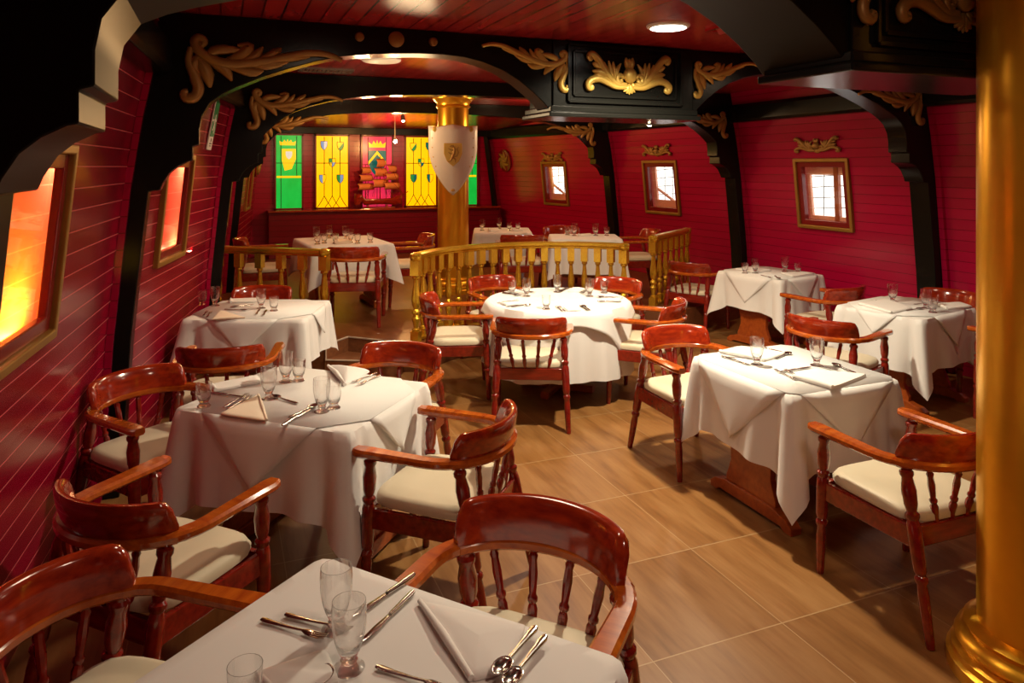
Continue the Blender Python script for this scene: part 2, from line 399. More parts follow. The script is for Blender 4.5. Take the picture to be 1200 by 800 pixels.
# ------------------------------------------------------------------ windows in the hull sides
def wall_matrix(side, v, z, off=0):
    P = lambda a, b: Vector((wallu(side, a, b), a, b))
    X = (P(v + .2, z) - P(v - .2, z)).normalized() * (1 if side < 0 else -1)
    Z = (P(v, z + .2) - P(v, z - .2)).normalized(); Y = Z.cross(X).normalized(); Z = X.cross(Y)
    m = Matrix((X, Y, Z)).transposed().to_4x4(); m.translation = P(v, z) - Y * off; return m
def ring(mb, hw, hz, wd, y0, y1):
    """picture-frame ring: outer half sizes hw, hz, member width wd, from depth y0 to y1"""
    o = [(-hw, -hz), (hw, -hz), (hw, hz), (-hw, hz)]; i_ = [(-hw + wd, -hz + wd), (hw - wd, -hz + wd), (hw - wd, hz - wd), (-hw + wd, hz - wd)]
    vs_ = [(a, y, b) for y in (y0, y1) for a, b in o + i_]; fs = []
    for k in range(4):
        n = (k + 1) % 4
        fs += [(k, n, 4 + n, 4 + k), (8 + k, 12 + k, 12 + n, 8 + n), (k, 8 + k, 8 + n, n), (4 + k, 4 + n, 12 + n, 12 + k)]
    mb.add(vs_, fs); return mb
def hull_window(n, side, v):
    e = empty('window_%d' % n); e.matrix_world = wall_matrix(side, v, (WZ0 + WZ1) / 2); struct(e)
    ring(MB(), .382, .392, .038, -.035, .01).build('outer_frame', M['gold_trim'], e, smooth=0, bevel=.006)
    ring(MB(), .345, .355, .06, -.012, .022 if side < 0 else .05).build('sash', M['redframe'], e, smooth=0, bevel=.005)
    MB().box((0, .012 if side < 0 else .035, 0), (.58, .006, .60)).build('pane', M['pane'], e, smooth=0)
    if side < 0:
        mb = MB(); X0, X1, Z0_, Z1_, D = -.5, 1.22, -.44, .44, .14
        mb.add([(X0, D, Z0_), (X1, D, Z0_), (X1, D, Z1_), (X0, D, Z1_)], [(0, 1, 2, 3)])
        mb.build('outer_planking', M['wall_pale'], e, smooth=0)
        mb = MB().add([(X0, .02, Z0_), (X1, .02, Z0_), (X1, .02, Z1_), (X0, .02, Z1_), (X0, D, Z0_), (X1, D, Z0_), (X1, D, Z1_), (X0, D, Z1_)], [(0, 1, 5, 4), (1, 2, 6, 5), (2, 3, 7, 6), (3, 0, 4, 7)])
        mb.build('passage_lining', M['wall_pale'], e, smooth=0)
        c = (1, .58, .03) if n == 1 else (1, .34, .18)
        l = lamp('window_lamp', 'AREA', (.42 if n == 1 else .7, .08, -.41), 17 if n == 1 else 6, c, .2, rot=(PI - .12, 0, 0)); l.parent = e
        l = lamp('window_lamp', 'AREA', (.75, .08, .41), 9 if n == 1 else 12, (1, .36, .22), .1, rot=(.12, 0, 0)); l.parent = e
    else:
        mb = MB()                                     # planked outer skin with a smaller opening
        D = .10; a0, a1, b0, b1 = (-.26, .30, -.26, .20) if n == 5 else (-.22, .30, -.20, .30)
        for q in (((-.36 + a0) / 2, 0, a0 + .36, .72), ((.36 + a1) / 2, 0, .36 - a1, .72), ((a0 + a1) / 2, (b0 - .36) / 2, a1 - a0, b0 + .36), ((a0 + a1) / 2, (b1 + .36) / 2, a1 - a0, .36 - b1)):
            mb.box((q[0], D, q[1]), (q[2], .03, q[3]))
        mb.build('outer_planking', M['wall_pale'], e, smooth=0)
        mb = MB()
        for k in range(4): mb.tube([(a0 - .03, D + .03, b0 + .07 + k * .12), (a1 + .03, D + .03, b0 + .11 + k * .12)], .005, 5)
        for k in range(2): mb.tube([(a0 + .1 + k * .17, D + .04, b0 - .03), (a0 + .16 + k * .17, D + .04, b1 + .03)], .005, 5)
        mb.build('rope_lattice', M['grille'], e, smooth=0)
        if n == 5:
            MB().box((.10, .10, 0), (.06, .05, .66), R=Matrix.Rotation(.05, 3, 'Y')).build('mullion', M['pedestal'], e, smooth=0, bevel=.005)
            mb = MB().box((.22, .15, .08), (.012, .012, .3)); mb.tube([(.18, .15, .08), (.22, .15, .05), (.26, .15, .08)], .008, 5); mb.ball((.22, .15, -.17), .022)
            mb.build('hanging_lantern_hook', M['grille'], e, smooth=0)
        else:
            MB().tube([(-.24, .12, -.04), (.22, .12, -.27)], .022, 6).build('outer_rail', M['wall_pale'], e)
for k, v in enumerate(WIN_L): hull_window(k + 1, -1, v)
for k, v in enumerate(WIN_R): hull_window(k + 5, 1, v)

# ------------------------------------------------------------------ stained glass in the stern
def glow(name, c, c2, s):
    m = mat(name, c, .25); h = N(m); p = h.pos()[0]
    col = h.mix(h.noise(p, 6, (1, 1, .6)), c, c2); h.color(col); h.l(col, h.b.inputs['Emission Color']); h.b.inputs['Emission Strength'].default_value = s; return m
G = {'y': glow('yellow_stained_glass', (1, .60, .0), (.92, .48, .0), .95), 'g': glow('green_stained_glass', (.0, .42, .03), (.01, .62, .08), .75), 'p': glow('pink_stained_glass', (.80, .03, .10), (.68, .02, .08), .8),
     'G': glow('deep_green_stained_glass', (.01, .24, .05), (.02, .32, .06), .6), 'b': glow('blue_stained_glass', (.12, .26, .55), (.22, .36, .62), .7), 'w': glow('white_stained_glass', (.75, .75, .62), (.6, .7, .7), .7),
     't': glow('teal_stained_glass', (.0, .16, .13), (.0, .12, .11), .6), 'r': glow('red_stained_glass', (.5, .05, .05), (.4, .06, .05), .5)}
lead = mat('lead_came', (.05, .035, .01), .5)
ZB, ZT = 1.15, 2.46; VB = 13.57
SH = [(-.5, .5), (.5, .5), (.5, 0), (.33, -.35), (0, -.6), (-.33, -.35), (-.5, 0)]
def pl(poly, x, z, sx, sz, y, m, name, e):
    MB().prism([(x + a * sx, z + b * sz) for a, b in poly], lambda a, b, d: (a, d, b), y, y + .006).build(name, m, e, smooth=0)
def half(poly, q):
    if q == 'l': return [(-.5, .5), (0, .5), (0, -.6), (-.33, -.35), (-.5, 0)]
    if q == 'r': return [(0, .5), (.5, .5), (.5, 0), (.33, -.35), (0, -.6)]
    if q == 'd': return [(.5, .5), (.5, 0), (.33, -.35), (0, -.6), (-.33, -.35)]
    if q == 'u': return [(-.5, .5), (-.5, 0), (-.33, -.35), (.5, .5)]
    if q == 'tl': return [(-.5, .5), (0, .5), (0, 0), (-.5, 0)]
    if q == 'br': return [(0, 0), (.5, 0), (.33, -.35), (0, -.6)]
    return poly
CROWN = [(-.5, -.35), (-.55, .25), (-.32, .0), (-.22, .42), (-.08, .05), (0, .5), (.08, .05), (.22, .42), (.32, .0), (.55, .25), (.5, -.35)]
def stern_window(n, x0, x1, kind):
    cx = (x0 + x1) / 2; hw = (x1 - x0) / 2; e = struct(empty('window_%d' % n, (cx, VB, 0)))
    MB().box((0, .0, (ZB + ZT) / 2), (2 * hw, .02, ZT - ZB)).build('pane', G[kind], e, smooth=0)
    f = MB()
    for s in (-1, 1): f.box((s * (hw + .015), -.01, (ZB + ZT) / 2), (.03, .05, ZT - ZB + .05))
    for z in (ZB - .015, ZT + .015): f.box((0, -.01, z), (2 * hw + .06, .05, .03))
    f.build('frame', M['redframe'], e, smooth=0)
    L = MB(); Y = -.016
    H = ZT - ZB
    def Z(t): return ZB + H * t
    def ln(pts): L.tube([(a * hw, Y + .004, Z(b)) for a, b in pts], .006, 4)
    if kind == 'y':
        for a in (-.5, 0, .5): ln([(a, .16), (a, .99)])
        ln([(-1, .62), (1, .62)])
        for a in (-.5, 0, .5): ln([(a, .16), (a + .22, .07), (a + .45, .0)]); ln([(a, .16), (a - .22, .07), (a - .45, .0)])
        mir = 1 if n == 9 else -1
        for (a, b, c1, q1, c2, q2) in ((-.52, .87, 'b', 'l', 'w', 'r'), (.52, .86, 'y', 'u', 'G', 'd'), (0, .63, 'G', 'tl', 'b', 'br'), (-.6, .40, 'b', 'l', 'y', 'r'), (.5, .40, 'b', 'r', 'G', 'l')):
            if mir < 0: c1, c2 = (c1 if c1 != 'b' else 't'), ('t' if c2 == 'b' else 'r' if c2 == 'w' else c2)
            pl(half(SH, q1), a * hw * mir, Z(b), .115, .14, Y - .006, G[c1], 'heraldic_shield', e)
            pl(half(SH, q2), a * hw * mir, Z(b), .115, .14, Y - .006, G[c2], 'heraldic_shield', e)
            L.tube([(a * hw * mir + p * .118, Y - .004, Z(b) + q * .145) for p, q in SH + SH[:1]], .005, 4)
    elif kind == 'g':
        pl(CROWN, -.1 * hw, Z(.9), .26, .13, Y, G['y'], 'crown', e)
        pl([(-.5, .5), (.5, .5), (.5, -.1), (.2, -.7), (-.3, -.8), (-.5, -.2)], .0, Z(.70), .24, .3, Y, G['y'], 'banner_shield', e)
        pl(SH, 0.0, Z(.73), .11, .13, Y - .008, G['w'], 'crest', e)
        MB().box((0, Y, Z(.43)), (2 * hw * .95, .008, .035)).build('band', G['y'], e, smooth=0)
        ln([(-1, .62), (1, .62)]); ln([(-.62, .0), (-.62, .99)]); ln([(.62, .43), (.62, .99)])
    else:
        pl(CROWN, 0, Z(.89), .30, .17, Y, G['y'], 'crown', e)
        pl([(-.5, .5), (.5, .5), (.5, -.1), (.3, -.5), (0, -.75), (-.3, -.5), (-.5, -.1)], 0, Z(.65), .33, .40, Y, G['t'], 'large_shield', e)
        pl([(-.5, -.22), (-.5, -.06), (0, .5), (.5, -.06), (.5, -.22), (0, .32)], 0, Z(.66), .33, .36, Y - .008, G['y'], 'chevron', e)
        ln([(-1, .6), (1, .6)]); ln([(0, 0), (0, .5)]); ln([(-.62, 0), (-.62, .99)]); ln([(.62, 0), (.62, .99)])
    L.build('lead_lines', lead, e, smooth=0)
for n, (a, b, k) in enumerate(((.92, 1.36, 'g'), (1.62, 2.19, 'y'), (2.46, 3.01, 'p'), (3.29, 3.88, 'y'), (4.23, 4.72, 'g'))): stern_window(n + 8, a, b, k)
mb = MB().box((2.93, 13.42, .66), (4.3, .34, .86)); struct(mb.build('trim_11', M['wall_dark'], smooth=0), 'dark red panelled wainscot under the stained glass')
mb = MB().box((2.93, 13.39, 1.11), (4.34, .42, .035)); struct(mb.build('trim_12', M['chair'], smooth=0, bevel=.006), 'glossy wooden sill under the stained glass')

# ------------------------------------------------------------------ raised deck with step notches and an arc round the round table
ZP = .28; AC = (2.78, 5.68); AR = 1.29
vv = [7.72, 9.95, 13.55]
outline = [(wallu(-1, q, .2) - .05, q) for q in (7.65,)] + [(.89, 6.74), (1.13, 6.97), (1.56, 6.56)]
a0 = math.atan2(6.52 - AC[1], 1.72 - AC[0]); a1 = PI - a0
arc = [(AC[0] + AR * math.cos(a0 + (a1 - a0) * k / 24), AC[1] + AR * math.sin(a0 + (a1 - a0) * k / 24)) for k in range(25)]
outline += arc + [(4.0, 6.56), (4.43, 6.97), (4.67, 6.74), (wallu(1, 7.4, .2) + .05, 7.4)]
outline += [(wallu(1, q, .2) + .05, q) for q in vv] + [(wallu(-1, q, .2) - .05, q) for q in vv[::-1]]
o = slab('floor_platform', outline, 0.001, ZP, [M['deck'], M['riser']])
for p in o.data.polygons:
    if abs(p.normal.z) < .5: p.material_index = 1
mb = MB(); mb.tube([(x, y, ZP - .006) for x, y in outline[1:4]], .009, 6); mb.tube([(.89, 6.74, .0), (.89, 6.74, ZP)], .008, 6)
mb.tube([(x, y, ZP - .006) for x, y in outline[-11:-8]], .009, 6)
mb.build('nosing', M['nosing'], o)
for nm, pts in (('floor_step', [(.885, 6.73), (1.125, 6.965), (1.565, 6.55), (1.50, 6.42)]), ('floor_step', [(4.675, 6.73), (4.435, 6.965), (3.995, 6.55), (4.06, 6.42)])):
    q = slab(nm, pts, .001, .14, M['riser']); MB().tube([(*pts[0], .137), (*pts[3], .137)], .008, 6).build('nosing', M['nosing'], q)

# ------------------------------------------------------------------ gilded columns
def column(loc, z0, label, plinth):
    e = tag(empty('column', (loc[0], loc[1], z0)), label, 'column'); H = CEIL - z0
    R = .2
    MB().lathe((0, 0, .1), (0, 0, H - .12), [(0, R), (.5, R), (1, R)], 40).build('shaft', M['gold'], e)
    q = .19 if plinth else .2
    MB().lathe((0, 0, 0), (0, 0, q), [(0, .30), (.25, .30), (.3, .285), (.42, .285), (.5, .26), (.6, .275), (.72, .265), (.8, .235), (.9, .245), (1, .21)], 40).build('base', M['gold'], e)
    MB().lathe((0, 0, H - .16), (0, 0, H - .005), [(0, .205), (.15, .225), (.25, .21), (.45, .215), (.7, .255), (.82, .27), (1, .27)], 40).build('capital', M['gold'], e)
    return e
column((2.81, 1.74), 0, 'thick gold painted column close up at the right edge', True)
column((2.80, 8.97), ZP, 'gold painted column behind the curved railing, wearing a white shield', False)

# heraldic shield on the far column, facing the camera
sh = tag(empty('shield', (2.80 - .215 * .31, 8.97 - .215 * .95, 1.54)), 'white heraldic shield with gold rim and small gold crest hung on the far column', 'shield')
sh.rotation_euler = (0, 0, rad(-17))
W_, H_ = .30, .86
def shx(t):                                            # half width over height t (0 = tip, 1 = top)
    return W_ * min(1, (math.sin(min(t / .72, 1) * PI / 2)) ** .8) * (1 + .04 * max(0, t - .8))
def sh_pt(a, t, off=0): return (a * shx(t), .10 * a * a * (shx(t) / W_) ** 2 - .02 - off, t * H_ + (.0 if t < .99 else .03 * (1 - abs(a) * 1.6 if abs(a) < .6 else (abs(a) - .6) * 1.5)))
mb = MB().grid(lambda i, j: sh_pt(-1 + 2 * i / 16, j / 18), 17, 19); mb.build('face', M['shieldwhite'], sh, solid=.018)
mb = MB().tube([sh_pt(-1, t / 20, .008) for t in range(21)] + [sh_pt(-1 + k / 8, 1, .008) for k in range(1, 16)] + [sh_pt(1, 1 - t / 20, .008) for t in range(21)], .010, 6); mb.build('rim', M['gilt'], sh)
mb = MB()
for t in (.42, .56, .7, .84):
    for a in (-.86, .86): mb.ball(sh_pt(a, t, .012), .012, 8, 6)
for p, q in (((-.7, .97, .01), .05), ((.7, .97, .01), .05), ((0, .07, .01), .035)):
    mb.ball(sh_pt(*p), (q, .012, q * .8), 8, 6)
mb.build('studs', M['gilt'], sh)
c = MB().prism([(a * .23, .52 + b * .27) for a, b in SH], lambda a, b, d: (a, d, b), -.045, -.012).build('crest_plate', M['gilt'], sh, smooth=0, bevel=.008)
mb = MB(); Q = lambda pts, r: mb.tube([(a * .01, -.05, .52 + b * .01) for a, b in pts], r, 6, .7)     # rampant beast in relief
Q([(-3, -9), (-1, -4), (1, 0), (2, 5), (1, 9)], [.008, .014, .018, .016, .010]); Q([(1, 9), (-2, 10), (-4, 9)], [.014, .010, .004]); Q([(2, 4), (-3, 5), (-6, 7)], [.010, .007, .004])
Q([(1, 0), (-3, 0), (-6, 2)], [.010, .007, .004]); Q([(-1, -4), (3, -7), (3, -11)], [.012, .009, .004]); Q([(-1, -4), (5, -3), (7, 2), (5, 6), (7, 9)], [.007, .005, .005, .006, .003]); Q([(-3, -9), (-6, -10)], [.008, .004])
mb.build('crest_beast', M['gilt_dull'], c)

# ------------------------------------------------------------------ turned balustrades
BAL = [(0, .031), (.03, .031), (.05, .017), (.14, .024), (.22, .033), (.28, .018), (.30, .030), (.33, .033), (.36, .030), (.385, .017), (.46, .031), (.54, .034), (.64, .031), (.78, .023), (.9, .018), (.925, .030), (.955, .030), (1, .020)]
HB = .79
def baluster_mb(k=1.0):
    mb = MB().lathe((0, 0, .10), (0, 0, HB - .16), [(t, r * k) for t, r in BAL], 12)
    mb.box((0, 0, .05), (.066 * k, .066 * k, .10)); mb.box((0, 0, HB - .105), (.070 * k, .070 * k, .14)); return mb
bal_me = newel_me = None
def railing(pts, spacing, label, m, caps):
    """pts: plan points; handrail, bottom rail and turned balusters"""
    global bal_me, newel_me
    e = tag(empty('balustrade', (pts[0][0], pts[0][1], ZP)), label, 'railing'); p0 = Vector((*pts[0], 0))
    P = [Vector((*q, 0)) - p0 for q in pts]
    hr = MB().sweep([p + Vector((0, 0, HB - .02)) for p in P], .085, .05); hr.sweep([p + Vector((0, 0, HB - .04)) for p in P], .055, .03)
    for k in caps: hr.lathe(P[k] + Vector((0, 0, HB - .045)), P[k] + Vector((0, 0, HB + .035)), [(0, .04), (.2, .055), (.6, .06), (.85, .055), (1, .03)], 16)
    hr.build('handrail', m, e)
    MB().sweep([p + Vector((0, 0, 0)) for p in P], .075, .045).build('bottom_rail', m, e)
    L = [0]
    for a, b in zip(P, P[1:]): L.append(L[-1] + (b - a).length)
    n = max(1, round(L[-1] / spacing))
    for k in range(n + 1):
        s = L[-1] * k / n; i = max(j for j in range(len(L)) if L[j] <= s + 1e-6); i = min(i, len(P) - 2)
        q = P[i].lerp(P[i + 1], (s - L[i]) / (L[i + 1] - L[i])); t = P[i + 1] - P[i]
        new = k in (0, n) and (k == 0 or 1 in caps or -1 in caps)
        if new:
            if newel_me is None: b = baluster_mb(1.2).build('newel', m, e); newel_me = b.data
            else: b = bpy.data.objects.new('newel', newel_me); COL.objects.link(b); b.parent = e
        else:
            if bal_me is None: b = baluster_mb().build('baluster', m, e); bal_me = b.data
            else: b = bpy.data.objects.new('baluster', bal_me); COL.objects.link(b); b.parent = e
        b.location = q; b.rotation_euler = (0, 0, math.atan2(t.y, t.x))
    return e
RR = 1.385; b0 = rad(143); b1 = rad(37)
railing([(AC[0] + RR * math.cos(b0 + (b1 - b0) * k / 30), AC[1] + RR * math.sin(b0 + (b1 - b0) * k / 30)) for k in range(31)], .142, 'curved gold balustrade sweeping round behind the round table', M['gold_rail'], (0, -1))
railing([(.93, 7.15), (-.02, 7.86)], .22, 'reddish gold balustrade by the left wall behind the small table', M['gold_rail'], (0,))
railing([(4.66, 7.15), (5.62, 7.84)], .21, 'short gold balustrade running to the right wall', M['gold_rail'], (0, -1))

# ------------------------------------------------------------------ captain's chairs
TURN = [(0, .0165), (.02, .018), (.28, .023), (.34, .020), (.355, .027), (.375, .027), (.39, .019), (.41, .026), (.44, .027), (.60, .029), (.66, .028), (.69, .022), (.71, .029), (.725, .029), (.74, .020), (.78, .027), (.86, .030), (.93, .022), (.945, .028), (.965, .028), (.98, .018), (1, .018)]
def uarc(a, rx=.285, ry=.235, cy=-.06): return Vector((rx * math.cos(a), cy + ry * math.sin(a), 0))
def make_chair(loc, rz, label, group):
    e = tag(empty('captains_chair', loc, rz), label, 'chair', group)
    for s in (-1, 1):
        MB().lathe((s * .272, .245, 0), (s * .275, .215, .665), TURN, 12).build('leg', M['turned'], e)
        MB().lathe((s * .270, -.33, 0), (s * .236, -.185, .665), TURN, 12).build('leg', M['turned'], e)
    mb = MB()
    mb.box((0, .222, .395), (.53, .026, .085)); mb.box((0, -.24, .395), (.49, .026, .085))
    for s in (-1, 1): mb.box((s * .262, -.01, .395), (.026, .46, .085), rz=s * -.03)
    mb.build('seat_frame', M['turned'], e, smooth=0, bevel=.005)
    def cush(i, j):
        a = 2 * PI * i / 40; c, s_ = math.cos(a), math.sin(a); q = 5
        k = (abs(c) ** q + abs(s_) ** q) ** (-1 / q)
        z, r = [(.437, .0), (.437, .95), (.445, 1.0), (.468, 1.01), (.485, .97), (.494, .88), (.500, .6), (.502, .0)][j]
        return (.262 * k * c * r, .245 * k * s_ * r - .002, z)
    MB().grid(cush, 40, 8, wrap=True).build('seat_cushion', M['cushion'], e, smooth=50)
    for s in (-1, 1):
        pts = [(s * .282, .285, .66), (s * .284, .25, .66), (s * .284, .1, .66), (s * .285, -.06, .66)] + [tuple(uarc(-PI / 2 + s * (PI / 2 - t))[:2]) + (.66,) for t in (.18, .36, .5)]
        MB().sweep(pts, [.052, .076, .068, .060, .058, .058, .058], .034).build('armrest', M['arm'], e, smooth=35)
    pts = [tuple(uarc(-PI / 2 + t)[:2]) + (.658,) for t in [(-1.12 + 2.24 * k / 16) for k in range(17)]]
    MB().sweep(pts, .062, .036).build('back_rail', M['arm'], e, smooth=35)
    mb = MB(); A = 1.16; n = 29; vs = []; fs = []                    # crest board: rounded ends, leaning back
    for k in range(n):
        x = -1 + 2 * k / (n - 1); edge = 1 - abs(x); hgt = .022 + .088 * min(1, (edge / .16)) ** .5 * (1 + .10 * (1 - x * x))
        p = uarc(-PI / 2 + x * A, .272, .228); out = Vector((p.x / .272 ** 2, (p.y + .06) / .228 ** 2, 0)).normalized(); th = .012 + .008 * min(1, edge / .1)
        for a, z in ((-th, 0), (th, 0), (th * 1.05, hgt * .5), (th * .9, hgt * .88), (th * .4, hgt), (-th * .4, hgt), (-th * .9, hgt * .88), (-th * 1.0, hgt * .5)):
            vs.append(p + out * (a + z * .22) + Vector((0, 0, .691 + z)))
    for k in range(n - 1):
        for i in range(8): fs.append((k * 8 + i, k * 8 + (i + 1) % 8, k * 8 + 8 + (i + 1) % 8, k * 8 + 8 + i))
    fs += [tuple(range(8))[::-1], tuple((n - 1) * 8 + i for i in range(8))]
    mb.add(vs, fs).build('crest_rail', M['chair'], e, smooth=50)
    SP = [(0, .010), (.1, .013), (.3, .016), (.36, .011), (.39, .016), (.43, .016), (.46, .011), (.7, .015), (.85, .012), (.9, .015), (.94, .010), (1, .010)]
    for x0, x1 in ((-.125, -.175), (-.043, -.06), (.043, .06), (.125, .175)):
        yt = -.06 - .235 * math.sqrt(1 - (x1 / .285) ** 2)
        MB().lathe((x0, -.238, .43), (x1, yt, .664), SP, 8).build('spindle', M['turned'], e)
    return e
def rz_of(f): return math.atan2(-f[0], f[1])
CH = [
 ((-.265, 2.055, 0), (.79, -.61), 'red wooden captains chair in the bottom left corner at the front table', 'chairs at the front table'),
 ((.74, 1.84, 0), (-.73, -.68), 'red wooden captains chair with back to the aisle at the front table', 'chairs at the front table'),
 ((-.205, 2.93, 0), (.70, .714), 'dark captains chair with its back to us, between the front table and large left table', 'chairs at the large left table'),
 ((-.29, 4.12, 0), (.60, -.80), 'captains chair squeezed against the left wall at the large left table', 'chairs at the large left table'),
 ((.90, 4.17, 0), (-.62, -.78), 'captains chair with orange lit crest at the far right corner of the large left table', 'chairs at the large left table'),
 ((.94, 3.14, 0), (-.72, .69), 'captains chair seen from the side, between the large left table and the aisle', 'chairs at the large left table'),
 ((.04, 4.98, 0), (.22, .975), 'dark captains chair with its back to us at the small table by the left wall', 'chairs at the small left table'),
 ((.30, 6.72, 0), (-.25, -.97), 'captains chair half hidden behind the small left table, under the balustrade', 'chairs at the small left table'),
 ((2.19, 5.02, 0), (.42, .907), 'captains chair with its back to us in front of the round table', 'chairs around the round table'),
 ((1.87, 5.86, 0), (.96, -.28), 'captains chair at the left of the round table, beside the curved railing', 'chairs around the round table'),
 ((2.52, 6.52, 0), (.12, -.99), 'captains chair behind the round table at left, against the curved railing', 'chairs around the round table'),
 ((3.42, 6.03, 0), (-.86, -.5), 'captains chair behind the round table at right, by the end of the curved railing', 'chairs around the round table'),
 ((3.25, 5.09, 0), (-.70, .71), 'captains chair at the right of the round table, facing left', 'chairs around the round table'),
 ((2.84, 3.90, 0), (0, -1), 'brightly lit orange captains chair behind the spotlit right table', 'chairs at the spotlit table'),
 ((2.87, 2.34, 0), (.02, 1), 'captains chair with cream seat in the right foreground beside the gold column', 'chairs at the spotlit table'),
 ((4.24, 4.09, 0), (.95, .31), 'captains chair with orange crest between the spotlit table and the table by the right rib', 'chairs at the table by the right rib'),
 ((5.76, 4.39, 0), (-.98, -.18), 'captains chair beyond the table by the right rib, against the red wall', 'chairs at the table by the right rib'),
 ((5.58, 3.52, 0), (-.1, .995), 'captains chair mostly hidden by the gold column near the right wall', 'chairs at the table by the right rib'),
 ((5.29, 5.18, 0), (-.12, .993), 'captains chair in front of the table under the right window', 'chairs at the table under the right window'),
 ((5.17, 7.02, 0), (.90, .44), 'captains chair behind the table under the right window, beside the short railing', 'chairs at the table under the right window'),
 ((1.31, 7.62, ZP), (.28, .96), 'captains chair with its back to us on the raised deck at left', 'chairs on the raised deck'),
 ((2.07, 8.45, ZP), (-.99, .1), 'captains chair on the raised deck between the left deck table and the column', 'chairs on the raised deck'),
 ((.45, 8.72, ZP), (1, -.05), 'captains chair on the raised deck beside the left wall, behind the balustrade', 'chairs on the raised deck'),
 ((3.42, 8.16, ZP), (.34, .94), 'dark captains chair on the raised deck in front of the table behind the column', 'chairs on the raised deck'),
 ((4.28, 8.66, ZP), (-.1, -.99), 'dark captains chair behind the right deck table', 'chairs on the raised deck'),
 ((4.95, 8.02, ZP), (-.98, .2), 'captains chair at the right end of the right deck table', 'chairs on the raised deck'),
]
proto = None
for loc, f, lab, grp in CH:
    if proto is None: proto = make_chair(loc, rz_of(f), lab, grp)
    else:
        o = dup(proto, loc, rz_of(f), lab, grp)
        if lab.startswith('red wooden captains chair with back'): o.scale = (1.05,) * 3

# ------------------------------------------------------------------ tables, cloths and toppers
def make_table(loc, rz, hx, hy, label, rounded=False):
    e = tag(empty('dining_table', loc, rz), label, 'table', 'dining tables')
    if rounded:
        MB().lathe((0, 0, .715), (0, 0, .745), [(0, hx - .01), (.3, hx), (1, hx)], 48).build('tabletop', M['pedestal'], e, bevel=.004)
        MB().lathe((0, 0, .03), (0, 0, .72), [(0, .07), (.1, .09), (.3, .06), (.6, .08), (.9, .06), (1, .12)], 20).build('pedestal', M['pedestal'], e)
        for k in range(4):
            a = PI / 4 + PI / 2 * k
            MB().sweep([(.03 * math.cos(a), .03 * math.sin(a), 0), (.32 * math.cos(a), .32 * math.sin(a), 0)], .07, .06).build('foot', M['pedestal'], e)
        return e
    MB().box((0, 0, .739), (2 * hx, 2 * hy, .018)).build('tabletop', M['pedestal'], e, smooth=0, bevel=.006)
    half_ = [(.25, .73), (.25, .66), (.215, .62), (.20, .55), (.21, .48), (.19, .38), (.165, .30), (.16, .22), (.185, .15), (.20, .12), (.20, .085)]
    poly = half_ + [(-a, b) for a, b in half_[::-1]]
    foot = [(-.33, 0), (-.33, .035), (-.29, .065), (-.24, .075), (-.20, .09), (.20, .09), (.24, .075), (.29, .065), (.33, .035), (.33, 0), (.27, 0), (.25, .018), (-.25, .018), (-.27, 0)]
    for s in (-1, 1):
        x = s * hx * .74
        MB().prism(poly, lambda a, b, d: (d, a, b), x - .02, x + .02).build('trestle_panel', M['pedestal'], e, smooth=0, bevel=.004)
        MB().prism(foot, lambda a, b, d: (d, a, b), x - .035, x + .035).build('foot', M['pedestal'], e, smooth=0, bevel=.005)
    MB().box((0, 0, .30), (hx * 1.48, .03, .10)).build('stretcher', M['pedestal'], e, smooth=0, bevel=.004)
    return e
def cloth(loc, rz, hx, hy, drop, corner, label, seed, rounded=False):
    rnd = random.Random(seed); n = 160; ph = [rnd.uniform(0, 2 * PI) for _ in range(6)]
    rr = hx if rounded else .035
    def edge(i):
        """boundary point, outward normal and cornerness at perimeter step i"""
        if rounded:
            a = 2 * PI * i / n; return Vector((hx * math.cos(a), hx * math.sin(a), 0)), Vector((math.cos(a), math.sin(a), 0)), 0
        # walk each side with dense corners
        k, f = divmod(i, n // 4); f /= n / 4
        g = f - .5; g = math.copysign(abs(g * 2) ** .75, g) / 2     # denser at corners
        sx, sy = [(1, 0), (0, 1), (-1, 0), (0, -1)][k]; a = 2 * g       # -1..1 along the side
        nx = Vector((sx, sy, 0)); tx = Vector((-sy, sx, 0)); hn, ht = (hx, hy) if sx else (hy, hx)
        c = max(0, (abs(a) - .62) / .38); d = (ht - abs(a) * ht)
        p = nx * hn + tx * (a * ht); nn = nx
        if abs(a) > .8: nn = (nx + tx * math.copysign(min(1, (abs(a) - .8) / .2), a)).normalized()
        if d < rr: p -= nn * (rr - d) * .42
        return p, nn, c
    E_ = [edge(i) for i in range(n)]
    rows = [0, .35, .7, .92, 1.0]
    K = 11
    def fn(i, j):
        p, nn, c = E_[i % n]
        if j < 5: return (p.x * rows[j], p.y * rows[j], .7535 if j < 4 else .7525)
        t = (j - 4) / (K); L = drop + (corner - drop) * c ** 1.6
        L *= 1 + .03 * math.sin(3 * 2 * PI * i / n + ph[0])
        s = L * t
        wob = (math.sin(2 * PI * i / n * (9 if not rounded else 11) + ph[1]) * .016 + math.sin(2 * PI * i / n * (17 if not rounded else 23) + ph[2]) * .010) * t ** 1.1
        out = .008 + .028 * t + wob + c ** 1.3 * .075 * t
        if not rounded:                                            # soft pleat either side of each corner
            k = i % (n // 4) / (n / 4); dc = min(k, 1 - k)
            out += -.055 * t * math.exp(-((dc - .15) / .05) ** 2) + .0
        z = .7525 - s + (.006 if j == 5 else 0)
        return (p.x + nn.x * out, p.y + nn.y * out, z)
    o = MB().grid(fn, n, 5 + K, wrap=True).build('tablecloth', M['cloth'], None, smooth=70, solid=.0)
    o.location = loc; o.rotation_euler = (0, 0, rz)
    return tag(o, label, 'tablecloth', 'white tablecloths')
